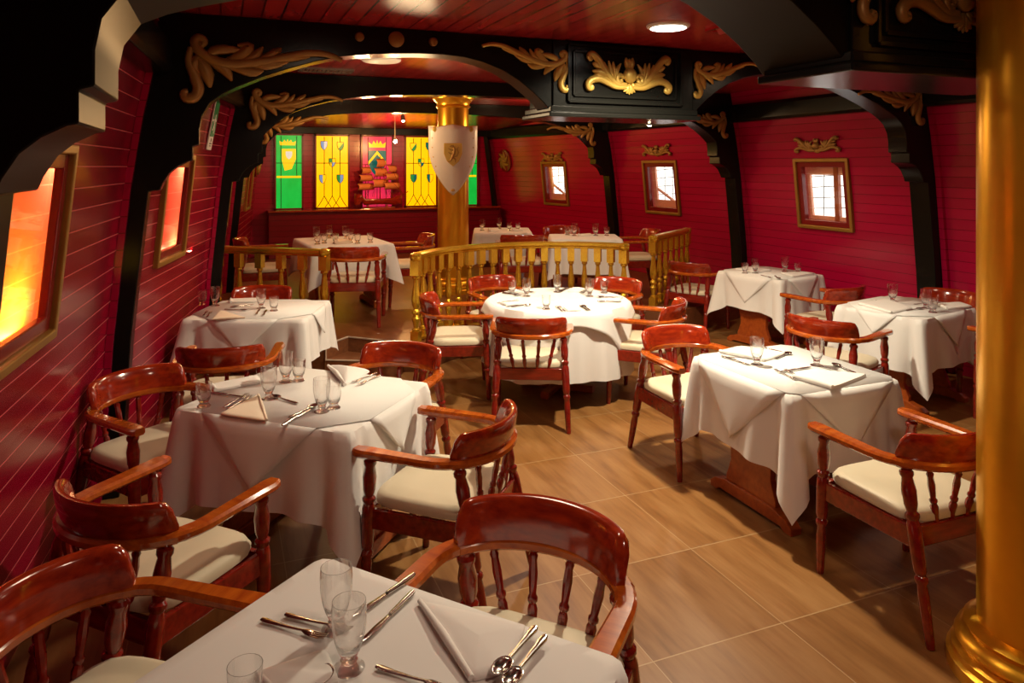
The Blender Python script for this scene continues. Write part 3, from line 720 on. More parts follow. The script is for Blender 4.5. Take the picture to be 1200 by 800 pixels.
def topper(loc, rz, hx, hy, hd, label):
    """square overlay set cornerwise: its four points hang over the table sides"""
    mb = MB(); z = .758
    bx = hd - hx; by = hd - hy                                     # half base width of the flap on the x / y side
    oct_ = []
    for (sx, sy) in ((1, 1), (-1, 1), (-1, -1), (1, -1)):
        a = (sx * hx, sy * min(bx, hy)); b = (sx * min(by, hx), sy * hy); oct_ += [a, b] if sx * sy > 0 else [b, a]
    mb.add([(x * .995, y * .995, z) for x, y in oct_] + [(0, 0, z)], [(i, (i + 1) % 8, 8) for i in range(8)])
    for ax, s in ((0, 1), (0, -1), (1, 1), (1, -1)):
        h_, b_ = (hx, min(bx, hy)) if ax == 0 else (hy, min(by, hx)); drop = hd - h_; m = 8
        if drop < .02: continue
        vs = []; fs = []
        for r in range(m + 1):
            t = r / m; wdt = b_ * (1 - t); 
            for q in range(9):
                c = -1 + q / 4; along = c * wdt; out = h_ * .995 + (.018 + .034 * t + .004 * math.cos(c * 3) if r else 0)
                zz = z - drop * .96 * t - (.0 if r else 0)
                vs.append((s * out, along, zz) if ax == 0 else (along, s * out, zz))
        for r in range(m):
            for q in range(8): fs.append((r * 9 + q, r * 9 + q + 1, r * 9 + 10 + q, r * 9 + 9 + q))
        mb.add(vs, fs)
    o = mb.build('table_topper', M['topper'], None, smooth=50, solid=.0025)
    o.location = loc; o.rotation_euler = (0, 0, rz)
    return tag(o, label, 'tablecloth', 'white toppers laid cornerwise')
def round_topper(loc, rz, R, hd, label):
    n = 96
    def fn(i, j):
        a = 2 * PI * i / n; s = abs(math.cos(2 * a)) ; reach = hd / max(abs(math.cos(a)) + abs(math.sin(a)), .01)
        over = max(.02, reach - R); r = [0, .5, .97, 1][j] if j < 4 else 1
        if j < 4: return (R * r * math.cos(a) * .998, R * r * math.sin(a) * .998, .759)
        t = (j - 3) / 6; out = R + .016 + .03 * t + .012 * t * math.sin(a * 12)
        return (out * math.cos(a), out * math.sin(a), .758 - over * t)
    o = MB().grid(fn, n, 10, wrap=True).build('table_topper', M['topper'], None, smooth=60, solid=.0025)
    o.location = loc; o.rotation_euler = (0, 0, rz); return tag(o, label, 'tablecloth', 'white toppers laid cornerwise')
TB = {}
def dining(key, c, ax, hx, hy, z, drop, corner, hd, place, rounded=False):
    """ax: plan direction of the table's long axis"""
    loc = (c[0], c[1], z); rz = math.atan2(ax[1], ax[0]); TB[key] = (Vector(loc), rz)
    make_table(loc, rz, hx - .012, hy - .012, 'round wooden pedestal table under the cloths before the curved railing' if rounded else 'wooden pedestal table under the cloth ' + place, rounded)
    cloth(loc, rz, hx, hy, drop, corner, 'long white tablecloth ' + place if rounded else 'white tablecloth with hanging corners ' + place, sum(map(ord, key)), rounded)
    if hd:
        if rounded: round_topper(loc, rz + .5, hx, hd, 'white square topper draped over the round table')
        else: topper(loc, rz, hx, hy, hd, 'white topper with pointed flap ' + place)
e1 = Vector((.635, -.772)); e2 = Vector((-.772, -.635)); bk = Vector((.31, 2.14))
c1 = bk + e1 * .42 + e2 * .42
dining('T1', (c1.x, c1.y), e1, .47, .42, 0, .38, .5, 0, 'in the foreground, at the bottom edge')
dining('T2', (.41, 3.735), (-.75, .66), .48, .39, 0, .40, .55, .70, 'in the left foreground by the red wall')
dining('T3', (.30, 6.12), (.93, -.37), .46, .40, 0, .34, .44, .66, 'against the left wall below the balustrade')
dining('T4', (2.68, 5.59), (1, 0), .60, .60, 0, .54, .6, .98, 'on the round table before the curved railing', True)
dining('T5', (3.01, 3.22), (1, 0), .37, .415, 0, .40, .58, .73, 'lit by the ceiling lamp, right of the aisle')
dining('T6', (5.20, 4.27), (.98, .2), .43, .35, 0, .40, .56, .60, 'beside the right hand rib, behind the gold column')
dining('T7', (5.49, 6.17), (.98, .19), .36, .41, 0, .36, .5, .66, 'under the right hand window')
dining('T8', (1.31, 8.52), (.99, .08), .45, .58, ZP, .34, .46, 0, 'on the raised deck at left')
dining('T9', (3.56, 9.17), (.94, -.34), .38, .40, ZP, .36, .46, 0, 'on the raised deck behind the gold column')
dining('T10', (4.17, 7.93), (.92, -.38), .42, .36, ZP, .40, .5, 0, 'on the raised deck behind the curved railing at right')

# ------------------------------------------------------------------ glasses, cutlery, napkins
GOB = [(0, 0), (0, .035), (.015, .036), (.035, .030), (.07, .018), (.10, .0155), (.14, .020), (.17, .0165), (.21, .020), (.30, .027), (.45, .034), (.65, .039), (.85, .040), (1, .0385), (1, .037), (.85, .0383), (.65, .0373), (.45, .0322), (.32, .025), (.26, .010), (.25, 0)]
TUM = [(0, 0), (0, .031), (.03, .032), (.08, .026), (.16, .020), (.22, .022), (.35, .030), (.6, .034), (1, .036), (1, .0345), (.6, .0325), (.36, .0275), (.28, .015), (.27, 0)]
def proto_mesh(mb, name, m, **k):
    o = mb.build(name, m, None, **k); me = o.data; bpy.data.objects.remove(o); return me
ME = {}
ME['goblet'] = proto_mesh(MB().lathe((0, 0, 0), (0, 0, .155), GOB, 24, cap=False), 'goblet', M['glass'], smooth=60)
ME['tumbler'] = proto_mesh(MB().lathe((0, 0, 0), (0, 0, .112), TUM, 20, cap=False), 'tumbler', M['glass'], smooth=60)
def handle(mb, L):
    mb.sweep([(0, -L / 2 + .004, .004), (0, -L / 2 + .016, .003), (0, -L / 2 + .05, .003), (0, -L / 2 + .10, .004), (0, L * .16, .006)], [.010, .018, .013, .008, .007], .004)
def fork_mb():
    mb = MB(); handle(mb, .2); mb.sweep([(0, .03, .006), (0, .045, .005), (0, .058, .004)], [.008, .021, .023], .0035)
    for x in (-.0093, -.0031, .0031, .0093): mb.sweep([(x, .056, .004), (x, .08, .004), (x * .96, .1, .009)], [.0040, .0036, .0022], .003)
    return mb
def spoon_mb():
    mb = MB(); handle(mb, .2)
    mb.grid(lambda i, j: (.0215 * math.cos(2 * PI * i / 16) * j / 5, .068 + .033 * math.sin(2 * PI * i / 16) * j / 5, .002 + .010 * (j / 5) ** 2), 16, 6, wrap=True); return mb
def knife_mb():
    mb = MB(); mb.sweep([(0, -.115, .003), (0, -.10, .002), (0, -.04, .002), (0, -.005, .003)], [.012, .019, .016, .012], .008)
    mb.sweep([(0, -.008, .005), (.001, .05, .005), (.0015, .095, .005), (.004, .115, .005)], [.012, .019, .017, .004], .0022); return mb
ME['fork'] = proto_mesh(fork_mb(), 'fork', M['steel'], smooth=50); ME['knife'] = proto_mesh(knife_mb(), 'knife', M['steel'], smooth=50)
o = spoon_mb().build('spoon', M['steel'], None, smooth=60, solid=.0015); spoon_src = o
def item(kind, loc, rz, label, cat, group):
    global spoon_src
    if kind == 'spoon':
        o = spoon_src.copy()
    else: o = bpy.data.objects.new(kind, ME[kind])
    COL.objects.link(o); o.location = loc; o.rotation_euler = (0, 0, rz); return tag(o, label, cat, group)
A_, S_, C_ = rad(22), math.sin(rad(22)), math.cos(rad(22))
def at(x, y, z):
    """the point of the horizontal plane z seen at photo pixel x, y"""
    d = 845 * (1.9 - z) / (y - 195); l = (x - 600) / 845 * d
    return Vector((d * S_ + l * C_, d * C_ - l * S_, z))
PN = {'T1': 'the foreground table', 'T2': 'the large left table', 'T3': 'the small table by the left wall', 'T4': 'the round table', 'T5': 'the spotlit right table', 'T6': 'the table by the right rib', 'T7': 'the table under the right window', 'T8': 'the left deck table', 'T9': 'the deck table behind the column', 'T10': 'the right deck table'}
TOPZ = {'T1': .7545, 'T2': .7615, 'T3': .7615, 'T4': .7625, 'T5': .7615, 'T6': .7615, 'T7': .7615, 'T8': .7545 + ZP, 'T9': .7545 + ZP, 'T10': .7545 + ZP}
def glassware(t, kind, x, y, lab=None):
    z = TOPZ[t]; return item(kind, at(x, y, z), 0, lab or ('clear footed water goblet standing on ' if kind == 'goblet' else 'short clear glass tumbler standing on ') + PN[t], 'glass', ('goblets on ' if kind == 'goblet' else 'tumblers on ') + PN[t])
def cutlery(t, kind, x0, y0, x1, y1, lab=None, dz=0):
    """handle end -> head end"""
    z = TOPZ[t] + dz; a = at(x0, y0, z); b = at(x1, y1, z); d = (b - a).normalized(); c = b - d * .1 if (b - a).length > .12 else (a + b) / 2
    return item(kind, c, math.atan2(-d.x, d.y), lab or 'steel %s lying on %s' % (kind, PN[t]), kind, '%s on %s' % (kind + 's' if kind != 'knife' else 'knives', PN[t]))
def napkin(t, px_, h, lab=None, m='napkin', rise=0):
    """folded napkin: outline pixels on the table, a soft stack h thick; rise lifts the last corner fold"""
    z = TOPZ[t]; P = [at(x, y, z) for x, y in px_]; c = sum(P, Vector()) / len(P); n = len(P); Q = []
    for i in range(n):                                             # rounded, subdivided outline
        a, b = P[i] - c, P[(i + 1) % n] - c
        for k in range(6): q = a.lerp(b, k / 6); Q.append(q * (.95 if k == 0 else 1))
    m_ = len(Q); rows = [(1.0, 0), (1.01, h * .5), (.985, h * .95), (.8, h * 1.05 + rise * .35), (.45, h * 1.1 + rise * .8), (0, h * 1.12 + rise)]
    mb = MB().grid(lambda i, j: (Q[i % m_].x * rows[j][0], Q[i % m_].y * rows[j][0], rows[j][1]), m_, 6, wrap=True)
    k = len(mb.v); mb.v += [(q.x, q.y, 0) for q in Q]; mb.f.append(tuple(range(k, k + m_)))
    a, b = P[0] - c, P[-1] - c; mb.tube([(*(a * .97).xy, h * .8), (*((a + b) / 2 * .97).xy, h * 1.0 + rise * .3), (*(b * .97).xy, h * .8)], [h * .7, h * 1.0, h * .8], 8)
    o = mb.build('napkin', M[m], None, smooth=60); o.location = c
    return tag(o, lab or 'folded white napkin on ' + PN[t], 'napkin', 'napkins on ' + PN[t])
# foreground table
glassware('T1', 'goblet', 409, 783, 'tall clear goblet nearest the middle of the foreground table')
glassware('T1', 'goblet', 394, 737, 'goblet standing just behind another goblet on the foreground table')
glassware('T1', 'tumbler', 287, 842, 'glass tumbler at the bottom edge of the foreground table, cut off by the frame')
cutlery('T1', 'fork', 287, 722, 382, 750, 'steel fork at the left of the foreground goblets, the nearer of two'); cutlery('T1', 'fork', 315, 717, 412, 742, 'steel fork at the left of the foreground goblets, the farther of two')
cutlery('T1', 'knife', 478, 680, 420, 722, 'steel knife lying right of the foreground goblets, the farther of two'); cutlery('T1', 'knife', 495, 685, 428, 752, 'long steel knife right of the foreground goblets, the nearer of two')
cutlery('T1', 'spoon', 634, 729, 580, 795, 'steel spoon on the foreground napkin, left one of the pair', .012); cutlery('T1', 'spoon', 645, 740, 592, 808, 'steel spoon on the foreground napkin, right one of the pair', .012)
cutlery('T1', 'spoon', 350, 862, 384, 783, 'steel spoon with its bowl beside the foreground goblet base'); cutlery('T1', 'fork', 440, 783, 530, 812, 'steel fork at the bottom edge of the foreground table')
napkin('T1', [(490, 706), (618, 735), (590, 790), (552, 800)], .010, 'large folded white napkin under the two foreground spoons', rise=.012)
napkin('T1', [(300, 790), (382, 762), (398, 800), (330, 830)], .008, 'folded white napkin at the left of the foreground goblet', rise=.008)
# large left table
glassware('T2', 'tumbler', 239, 476, 'tumbler at the left end of the large left table'); glassware('T2', 'goblet', 315, 467, 'goblet in front of the cluster of glasses on the large left table')
glassware('T2', 'goblet', 335, 447, 'goblet at the back of the cluster on the large left table'); glassware('T2', 'tumbler', 350, 446, 'tumbler at the back right of the cluster on the large left table')
glassware('T2', 'goblet', 377, 482, 'goblet nearest the right edge of the large left table'); glassware('T2', 'tumbler', 391, 478, 'tumbler just right of the nearest goblet on the large left table')
cutlery('T2', 'fork', 245, 487, 290, 463, 'left one of two forks beside the cream napkin on the large left table'); cutlery('T2', 'fork', 250, 489, 294, 465, 'right one of two forks beside the cream napkin on the large left table')
cutlery('T2', 'spoon', 320, 499, 372, 475, 'spoon at the near edge of the large left table'); cutlery('T2', 'knife', 329, 501, 362, 481, 'knife at the near edge of the large left table')
cutlery('T2', 'knife', 250, 461, 286, 466, 'knife behind the tumbler on the large left table'); cutlery('T2', 'spoon', 350, 474, 318, 465, 'spoon lying beside the front goblet on the large left table')
cutlery('T2', 'fork', 446, 440, 420, 452, 'right one of two forks beside the standing napkin'); cutlery('T2', 'fork', 440, 438, 414, 449, 'left one of two forks beside the standing napkin')
napkin('T2', [(303, 463), (257, 486), (313, 494)], .008, 'cream triangular napkin at the near edge of the large left table', 'napkin_cream', .004)
napkin('T2', [(246, 452), (302, 441), (306, 449), (252, 459)], .012, 'long rolled white napkin at the back left of the large left table')
napkin('T2', [(384, 430), (434, 436), (404, 453)], .012, 'standing white folded napkin at the far right of the large left table', rise=.03)
# small left table
for k, x, y in (('tumbler', 237, 357), ('goblet', 252, 358), ('goblet', 306, 361), ('tumbler', 321, 364)): glassware('T3', k, x, y)
for q in ((233, 376, 243, 365), (239, 377, 247, 366)): cutlery('T3', 'fork', *q)
for q in ((297, 374, 304, 363), (306, 374, 312, 364)): cutlery('T3', 'knife', *q)
cutlery('T3', 'spoon', 262, 363, 290, 364, 'farther of two spoons on the small table by the left wall'); cutlery('T3', 'spoon', 297, 357, 270, 361, 'spoon at the back of the small table by the left wall')
napkin('T3', [(248, 375), (258, 364), (288, 373)], .008, 'cream triangular napkin on the small table by the left wall', 'napkin_cream', .004)
napkin('T3', [(270, 351), (302, 350), (303, 354), (270, 355)], .012, 'rolled white napkin at the back of the small table by the left wall')
# round table
for k, x, y in (('tumbler', 600, 344), ('goblet', 617, 347), ('goblet', 653, 342), ('goblet', 691, 347), ('tumbler', 708, 343), ('tumbler', 640, 362)): glassware('T4', k, x, y)
for a in range(5):
    th = rad(90 + 72 * a + 25); c = TB['T4'][0]; u = Vector((math.cos(th), math.sin(th), 0)); s_ = Vector((-u.y, u.x, 0))
    for kind, off, r in (('fork', -.10, .44), ('fork', -.075, .44), ('knife', .10, .44), ('spoon', .125, .44)):
        p = c + u * r + s_ * off; item(kind, (p.x, p.y, TOPZ['T4']), math.atan2(u.x, -u.y), 'steel %s set on the round table' % kind, kind, '%s on the round table' % (kind + 's' if kind != 'knife' else 'knives'))
    p = c + u * .46; q = []
    def pxl(p, z=TOPZ['T4']):
        d = p.x * S_ + p.y * C_; l = p.x * C_ - p.y * S_; return (600 + 845 * l / d, 195 + 845 * (1.9 - z) / d)
    napkin('T4', [pxl(p + u * .07 + s_ * .06), pxl(p - u * .09 + s_ * .05), pxl(p - u * .09 - s_ * .05), pxl(p + u * .07 - s_ * .06)], .012)
# spotlit table
glassware('T5', 'goblet', 887, 427, 'left of two goblets on the spotlit right table'); glassware('T5', 'goblet', 957, 428, 'right of two goblets on the spotlit right table')
cutlery('T5', 'knife', 833, 414, 878, 428, 'knife at the left edge of the spotlit right table'); cutlery('T5', 'fork', 880, 421, 848, 419, 'fork at the left edge of the spotlit right table')
cutlery('T5', 'spoon', 893, 427, 926, 414, 'spoon between the goblets of the spotlit right table'); cutlery('T5', 'knife', 886, 406, 916, 413, 'knife at the back of the spotlit right table')
cutlery('T5', 'fork', 951, 454, 908, 434, 'left one of two forks at the near edge of the spotlit right table'); cutlery('T5', 'fork', 962, 454, 920, 434, 'right one of two forks at the near edge of the spotlit right table')
cutlery('T5', 'knife', 920, 436, 948, 431, 'knife behind the two forks on the spotlit right table'); cutlery('T5', 'spoon', 1012, 442, 976, 427, 'spoon at the right edge of the spotlit right table'); cutlery('T5', 'knife', 962, 430, 1000, 441, 'knife at the right edge of the spotlit right table')
napkin('T5', [(842, 413), (868, 407), (922, 415), (896, 424)], .014, 'folded white napkin at the left of the spotlit right table'); napkin('T5', [(929, 443), (952, 435), (1017, 441), (976, 457)], .016, 'folded white napkin at the near right edge of the spotlit right table')
# table by the right rib
glassware('T6', 'goblet', 1046, 354, 'goblet at the back of the table by the right rib'); glassware('T6', 'goblet', 1085, 361, 'goblet at the right of the table by the right rib'); glassware('T6', 'tumbler', 1093, 366)
napkin('T6', [(1006, 357), (1040, 351), (1070, 362), (1045, 368)], .014); cutlery('T6', 'spoon', 1049, 366, 1081, 362); cutlery('T6', 'knife', 1050, 354, 1058, 358); cutlery('T6', 'fork', 1002, 359, 1028, 353)
cutlery('T6', 'fork', 1062, 358, 1090, 355, 'fork at the back right of the table by the right rib'); napkin('T6', [(1095, 357), (1125, 355), (1140, 360), (1110, 363)], .014, 'folded white napkin at the far right of the table by the right rib')
for k, x, y in (('tumbler', 873, 320), ('goblet', 885, 320), ('goblet', 920, 318), ('tumbler', 935, 320)): glassware('T7', k, x, y)
napkin('T7', [(862, 316), (880, 314), (905, 317), (885, 320)], .014, 'folded white napkin at the left of the table under the right window'); napkin('T7', [(915, 321), (940, 319), (955, 321), (930, 325)], .014, 'folded white napkin at the right of the table under the right window'); cutlery('T7', 'spoon', 903, 320, 913, 327); cutlery('T7', 'fork', 893, 323, 905, 326)
for k, x, y in (('goblet', 371, 281), ('goblet', 386, 279), ('tumbler', 380, 285), ('tumbler', 393, 285), ('goblet', 405, 280), ('goblet', 411, 284), ('tumbler', 419, 285), ('tumbler', 434, 284), ('tumbler', 372, 286)): glassware('T8', k, x, y)
napkin('T8', [(394, 283), (410, 282), (412, 285), (394, 286)], .03, m='napkin_cream')
for k, x, y in (('goblet', 565, 270), ('goblet', 585, 268), ('tumbler', 597, 270), ('tumbler', 607, 270)): glassware('T9', k, x, y)
napkin('T9', [(573, 269), (583, 268), (586, 271), (574, 272)], .02, 'folded white napkin at the left of the deck table behind the column'); napkin('T9', [(600, 269), (612, 268), (613, 271), (600, 271)], .02)
for k, x, y in (('tumbler', 665, 275), ('goblet', 673, 276), ('goblet', 698, 276), ('tumbler', 711, 276)): glassware('T10', k, x, y)
napkin('T10', [(678, 275), (692, 274), (694, 276), (678, 277)], .012)
bpy.data.objects.remove(spoon_src)

# ------------------------------------------------------------------ gilded carvings
def stroke(mb, pts, wd, y=-.012, flat=.8, ends=(.35, .2)):
    """leaf stroke through 2-D points (m), smooth, tapered; relief along -y"""
    n = len(pts); P = []
    for i in range(n - 1):                                         # Catmull-Rom
        a, b, c, d = (Vector(pts[max(i - 1, 0)]), Vector(pts[i]), Vector(pts[i + 1]), Vector(pts[min(i + 2, n - 1)]))
        for k in range(4):
            t = k / 4; P.append(.5 * ((2 * b) + (c - a) * t + (2 * a - 5 * b + 4 * c - d) * t * t + (3 * b - a - 3 * c + d) * t ** 3))
    P.append(Vector(pts[-1])); m = len(P); R = []
    for i in range(m):
        s = i / (m - 1); R.append(max(.08, (ends[0] + (1 - ends[0]) * min(1, s / .35)) if s < .5 else (ends[1] + (1 - ends[1]) * min(1, (1 - s) / .4))) * wd)
    mb.tube([(p.x, y, p.y) for p in P], R, 8, flat, up=(0, 1, 0))
def spiral(cx, cy, r, a0, turns, sgn): return [(cx + r * (1 - .75 * k / 9) * math.cos(a0 + sgn * 2 * PI * turns * k / 9), cy + r * (1 - .75 * k / 9) * math.sin(a0 + sgn * 2 * PI * turns * k / 9)) for k in range(10)]
def spandrel_mb(k=1.05 / 1200, mirror=1):
    mb = MB(); f = lambda pts: [((x - 800) * k * mirror, -(y - 100) * k) for x, y in pts]
    S = lambda pts, wd, **q: stroke(mb, f(pts), wd * k, **q)
    S([(72, 88), (150, 68), (250, 78), (350, 115), (480, 165), (610, 200), (710, 195), (780, 155), (800, 115), (780, 95), (755, 110), (768, 132), (782, 120)], 26, ends=(.5, .5), y=-.018)
    S([(815, 150), (815, 220), (780, 290), (755, 350), (770, 395), (805, 405), (818, 380), (800, 372)], 28, ends=(.5, .5), y=-.018)
    for p, w_ in (([(660, 200), (580, 150), (545, 95), (600, 100)], 30), ([(600, 195), (520, 150), (478, 85)], 26), ([(500, 170), (430, 120), (388, 75)], 26), ([(640, 212), (520, 225), (460, 205)], 24), ([(520, 195), (430, 170), (345, 140)], 26),
                  ([(400, 140), (330, 110), (240, 95)], 26), ([(730, 200), (650, 230), (605, 285)], 28), ([(790, 190), (730, 260), (702, 335)], 34), ([(740, 190), (690, 140), (560, 120)], 28), ([(800, 260), (770, 320), (735, 345)], 24), ([(770, 180), (790, 240), (750, 290)], 30)): S(p, w_)
    return mb
def cartouche_mb(k=.85 / 1200):
    mb = MB(); 
    for s in (-1, 1):
        f = lambda pts: [((620 + s * (620 - x) * -1 - 620) * k if False else (x - 620) * k * s, -(y - 345) * k) for x, y in pts]
        S = lambda pts, wd, **q: stroke(mb, f(pts), wd * 1.25 * k, **q)
        S([(545, 380), (510, 345), (470, 370), (480, 420), (520, 410), (510, 385)], 22, ends=(.8, .6), y=-.02)
        S([(560, 440), (470, 440), (370, 360), (300, 270), (230, 180), (170, 145), (140, 165), (155, 195), (172, 180)], 32, ends=(.6, .5), y=-.018)
        S([(580, 470), (460, 470), (360, 430), (270, 395), (180, 405), (130, 450), (140, 495), (175, 490), (165, 465)], 32, ends=(.6, .5), y=-.018)
        for p, w_ in (([(450, 420), (400, 320), (372, 200)], 26), ([(470, 420), (440, 320), (425, 205)], 24), ([(490, 400), (465, 310), (520, 220)], 24), ([(400, 380), (340, 290), (320, 215)], 22), ([(380, 380), (290, 330), (180, 315)], 34), ([(350, 390), (260, 370), (185, 370)], 30),
                      ([(300, 280), (230, 250), (180, 235)], 28), ([(420, 440), (340, 400), (240, 350)], 30), ([(620, 430), (600, 480), (550, 515)], 22), ([(620, 430), (605, 490), (585, 535)], 20), ([(590, 420), (560, 460), (525, 490)], 22), ([(600, 285), (590, 220), (580, 155)], 26)): S(p, w_)
    stroke(mb, [(0, -(430 - 345) * k), (0, -(545 - 345) * k)], 22 * k); stroke(mb, [(0, -(280 - 345) * k), (0, -(165 - 345) * k)], 26 * k, y=-.014)
    mb.ball((0, -.022, 0), (80 * k, .036, 82 * k), 16, 10); return mb
SPL = spandrel_mb(1.05 / 1200, 1); SPR = spandrel_mb(1.05 / 1200, -1)
me_l = me_r = None
def carve(mesh, name, loc, label, group, m, rot=(0, 0, 0), scale=1, cat='carving'):
    o = bpy.data.objects.new(name, mesh.copy() if m else mesh); COL.objects.link(o)
    if m: o.data.materials.clear(); o.data.materials.append(m)
    o.location = loc; o.rotation_euler = rot; o.scale = (scale,) * 3; return tag(o, label, cat, group)
me_l = proto_mesh(SPL, 'acanthus_scroll', M['gilt'], smooth=60); me_r = proto_mesh(SPR, 'acanthus_scroll', M['gilt'], smooth=60)
me_c = proto_mesh(cartouche_mb(), 'cartouche', M['gilt'], smooth=60)
GS = 'acanthus scrolls on the beams'
y1 = FV[2] - .004
carve(me_l, 'acanthus_scroll', (2.30, y1, 2.715), 'bright gilt acanthus scroll at the left of the carved centre box', GS, M['gilt'])
carve(me_r, 'acanthus_scroll', (3.43, y1 + .0, 2.70), 'bright gilt acanthus scroll at the right of the carved centre box', GS, M['gilt'], scale=.95)
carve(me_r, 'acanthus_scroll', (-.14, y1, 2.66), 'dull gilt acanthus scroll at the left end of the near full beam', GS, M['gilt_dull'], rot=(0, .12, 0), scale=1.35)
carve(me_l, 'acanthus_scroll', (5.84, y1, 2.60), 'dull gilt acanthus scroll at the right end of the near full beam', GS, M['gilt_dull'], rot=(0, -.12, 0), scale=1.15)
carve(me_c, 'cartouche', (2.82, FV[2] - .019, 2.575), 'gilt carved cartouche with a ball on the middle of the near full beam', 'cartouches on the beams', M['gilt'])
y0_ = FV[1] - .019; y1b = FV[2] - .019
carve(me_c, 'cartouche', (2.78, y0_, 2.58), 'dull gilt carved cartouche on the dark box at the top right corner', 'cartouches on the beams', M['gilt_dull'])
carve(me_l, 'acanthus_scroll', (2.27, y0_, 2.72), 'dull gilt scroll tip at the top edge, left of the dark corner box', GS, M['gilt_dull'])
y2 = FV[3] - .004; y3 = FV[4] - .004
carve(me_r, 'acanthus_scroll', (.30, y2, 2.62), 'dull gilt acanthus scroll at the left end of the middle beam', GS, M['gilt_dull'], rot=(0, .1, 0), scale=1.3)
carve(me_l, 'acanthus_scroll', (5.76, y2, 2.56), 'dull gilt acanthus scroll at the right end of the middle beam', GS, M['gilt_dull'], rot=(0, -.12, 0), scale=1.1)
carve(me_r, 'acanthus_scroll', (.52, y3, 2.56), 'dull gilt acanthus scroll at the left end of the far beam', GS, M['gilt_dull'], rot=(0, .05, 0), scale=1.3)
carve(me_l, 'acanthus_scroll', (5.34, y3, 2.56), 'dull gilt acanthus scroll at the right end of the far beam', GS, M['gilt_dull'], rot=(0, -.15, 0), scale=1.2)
for k, (v, z, nm) in enumerate(((6.04, 2.13, 'nearest'), (8.87, 2.13, 'middle'), (11.59, 2.06, 'farthest'))):
    o = carve(me_c, 'leaf_ornament', (0, 0, 0), 'small gilt leaf ornament above the %s window of the right wall' % nm, 'leaf ornaments above the right windows', M['gilt_dull'])
    o.matrix_world = wall_matrix(1, v, z, .006) @ Matrix.Diagonal((.86, 1, .6, 1))
# three bosses on the near beam
for k, (x, z, r) in enumerate(((.83, 2.735, .03), (1.07, 2.735, .052), (1.32, 2.735, .03))):
    tag(MB().lathe((x, y1 + .01, z), (x, y1 - .02, z), [(0, r), (.5, r), (.85, r * .8), (1, r * .3)], 18).build('boss', M['gilt_dull']), ['small round boss at the left of the large boss on the near beam', 'large round boss on the near beam', 'small round boss at the right of the large boss on the near beam'][k], 'boss', 'round bosses on the near beam')
# round carved medallions
def medallion(side, v, z, label):
    e = tag(empty('medallion'), label, 'medallion', 'round carved medallions'); e.matrix_world = wall_matrix(side, v, z, .012)
    MB().lathe((0, .01, 0), (0, -.035, 0), [(0, .22), (.4, .23), (.8, .225), (1, .19)], 28).build('disc', M['redframe'], e)
    mb = MB()
    for k in range(7):
        a = 2 * PI * k / 7; stroke(mb, [(.0, .0), (.09 * math.cos(a), .09 * math.sin(a)), (.19 * math.cos(a + .5), .19 * math.sin(a + .5))], .035, y=-.045)
    mb.ball((0, -.05, 0), (.045, .03, .045)); mb.build('leaves', M['gilt_dull'], e)
medallion(1, 13.2, 2.02, 'round carved gilt medallion on the right wall near the stern'); medallion(-1, 13.1, 1.95, 'round carved gilt medallion on the left wall beside the green window')

# ------------------------------------------------------------------ small fittings
def downlight(loc, r, label, m, name='downlight'):
    e = tag(empty(name, loc), label, 'lamp')
    MB().lathe((0, 0, 0), (0, 0, -.018), [(0, r * 1.12), (.5, r * 1.1), (1, r)], 32).build('rim', M['white'], e)
    MB().lathe((0, 0, -.012), (0, 0, -.024), [(0, r * .95), (.7, r * .9), (1, r * .5)], 32).build('lens', m, e)
downlight((2.68, 3.94, CEIL), .125, 'lit round downlight in the red ceiling', M['lens'])
downlight((1.27, 6.12, CEIL), .15, 'pale unlit round lamp on the ceiling beyond the near beam', M['lens_dim'], 'ceiling_lamp')
def spot(loc, aim, label, s=1, top=CEIL):
    e = tag(empty('spotlight', loc), label, 'lamp', 'small spotlights'); a = Vector(aim).normalized()
    MB().lathe((0, 0, top - loc[2]), (0, 0, -.01), [(0, .022), (.05, .022), (.06, .010), (1, .010)], 10).build('bracket', M['grille'], e)
    MB().lathe(-a * .05, a * .05, [(0, .018), (.3, .03), (1, .036)], 14).build('housing', M['grille'], e)
    MB().ball(a * .045, .022 * s, 10, 6).build('bulb', M['spark'], e)
spot((3.33, 5.16, 2.30), (.1, .3, -1), 'tiny glowing spotlight under the carved centre box', 1, CEIL)
spot((2.80, 12.35, 2.36), (0, -.8, -.5), 'tiny glowing spotlight beside the pink stained glass window', 1.6)
spot((2.50, 10.5, 2.62), (0, -.4, -1), 'tiny spotlight under the far beam left of the column')
lamp('spot_amber', 'SPOT', (3.33, 5.2, 2.24), 30, (1, .6, .25), .03, rot=(.5, 0, 0), spot=110)
def grille(loc, sx, sy, label, m, n, name='air_vent'):
    e = tag(empty(name, loc), label, 'vent')
    f = MB()
    for s in (-1, 1): f.box((s * sx / 2, 0, -.008), (.03, sy, .016)); f.box((0, s * sy / 2, -.008), (sx, .03, .016))
    f.build('frame', m, e, smooth=0); mb = MB()
    for k in range(n): mb.box((-sx / 2 + sx * (k + .5) / n, 0, -.008), (sx / n * .5, sy, .008), R=Matrix.Rotation(.5, 3, 'Y'))
    mb.build('louvres', M['nosing'] if m != M['ceiling'] else m, e, smooth=0)
grille((.92, 6.95, CEIL), .46, .24, 'grey louvred air vent in the ceiling behind the near beam', M['grille'], 12)
grille((3.14, 3.80, CEIL), .30, .30, 'square flush hatch in the red ceiling beside the downlight', M['ceiling'], 2, 'ceiling_hatch')
grille((2.70, 3.22, CEIL), .30, .16, 'small white air vent at the top edge of the ceiling', M['white'], 6)
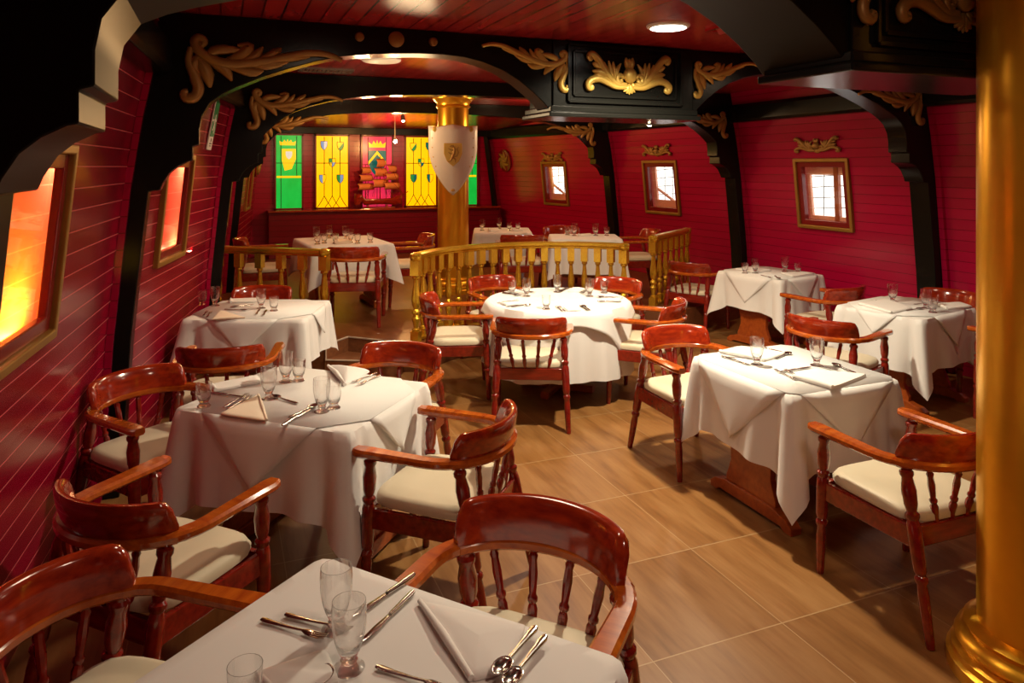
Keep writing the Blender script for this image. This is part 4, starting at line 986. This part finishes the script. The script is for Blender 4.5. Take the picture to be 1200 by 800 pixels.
# exit sign on the left wall
e = tag(empty('exit_sign'), 'green and white emergency exit sign on the left wall by the middle rib', 'sign'); e.matrix_world = wall_matrix(-1, 6.62, 2.25, .012)
MB().box((0, 0, 0), (.17, .012, .42)).build('board', M['white'], e, smooth=0, bevel=.003)
MB().box((0, -.008, .125), (.145, .004, .145)).build('green_panel', M['green'], e, smooth=0); MB().box((0, -.008, -.03), (.145, .004, .13)).build('green_panel', M['green'], e, smooth=0)
mb = MB(); T = lambda pts, r: mb.tube([(a, -.011, b) for a, b in pts], r, 5, .3)
mb.ball((.0, -.011, .085), (.014, .003, .014)); T([(0, .07), (-.008, .03), (-.005, .0)], .013); T([(-.005, .0), (.025, -.03), (.02, -.065)], .008); T([(-.008, .0), (-.03, -.035), (-.05, -.04)], .008); T([(0, .06), (.03, .04), (.045, .055)], .006); T([(0, .06), (-.03, .05), (-.04, .02)], .006)
mb.build('running_figure', M['white'], e)
mb = MB(); mb.box((0, -.008, -.125), (.02, .003, .03)); mb.box((0, -.008, -.155), (.075, .003, .012)); mb.box((0, -.008, -.175), (.06, .003, .008)); mb.build('small_print', M['grille'], e, smooth=0)
# emergency light on the middle beam
e = tag(empty('emergency_light', (.02, FV[3] - .01, 2.655)), 'small white emergency light at the left end of the middle beam', 'lamp')
MB().prism([(-.11, .05), (.11, .05), (.06, -.06), (-.05, -.06)], lambda a, b, d: (a, d, b), -.07, 0).build('housing', M['white'], e, smooth=0, bevel=.01)
MB().box((0, -.075, 0), (.1, .01, .05)).build('diffuser', M['lens_dim'], e, smooth=0)
# model sailing ship on the stern sill
e = tag(empty('model_ship', (2.72, 13.36, 1.13)), 'reddish model sailing ship standing on the sill before the pink window', 'model ship')
def hullp(i, j):
    t = -1 + 2 * i / 20; a = PI * j / 8; b = .085 * max(.05, (1 - abs(t) ** 2.6)); hgt = .10 + .06 * t * t + (.05 if t < -.7 else 0)
    return (t * .44, b * math.cos(a), .17 + .03 * t * t - (hgt) * math.sin(a) + (.07 if t < -.62 else .03 if t > .7 else 0))
mb = MB().grid(hullp, 21, 9); mb.grid(lambda i, j: (hullp(i, 0)[0], hullp(i, 0)[1] * (1 - j), hullp(i, 0)[2] - .02), 21, 3); mb.build('hull', M['chair'], e, solid=.004)
mb = MB()
for x in (-.2, .15): mb.box((x, 0, .03), (.03, .12, .06))
mb.box((0, 0, .008), (.6, .13, .016)); mb.build('stand', M['pedestal'], e, smooth=0)
sail = mat('amber_sailcloth', (.80, .30, .10), .8)
for x, hh in ((-.24, .68), (.03, .86), (.24, .72)):
    mm = MB().lathe((x, 0, .12), (x, 0, .12 + hh), [(0, .012), (1, .005)], 8).build('mast', M['turned'], e)
    for q, (f, wd) in enumerate(((.42, .20), (.66, .16), (.86, .11))):
        MB().tube([(x - wd * .85, -wd * .5, .12 + hh * f + .05), (x + wd * .85, wd * .5, .12 + hh * f + .05)], .006, 5).build('yard', M['turned'], mm)
        z1, hs = .12 + hh * f + .045, hh * .17
        MB().grid(lambda i, j: (x + .02 * math.sin(PI * j / 6) + (-.5 + i / 6) * wd * 1.6, -.04 * math.sin(PI * j / 6) - .01 + (-.5 + i / 6) * wd * .95, z1 - hs * j / 6), 7, 7).build('sail', sail, mm, solid=.002)
mb = MB()
for x0, x1, z1 in ((-.24, -.42, .74), (.03, -.24, .8), (.03, .24, .8), (.24, .46, .78), (.24, .52, .5), (.03, -.1, .9), (.03, .16, .9), (-.24, -.32, .74)):
    for s in (-1, 1): mb.tube([(x0, 0, z1), (x1, s * .07, .2)], .003, 4)
mb.tube([(.40, 0, .2), (.56, 0, .30)], .008, 5); mb.build('rigging', M['turned'], e)
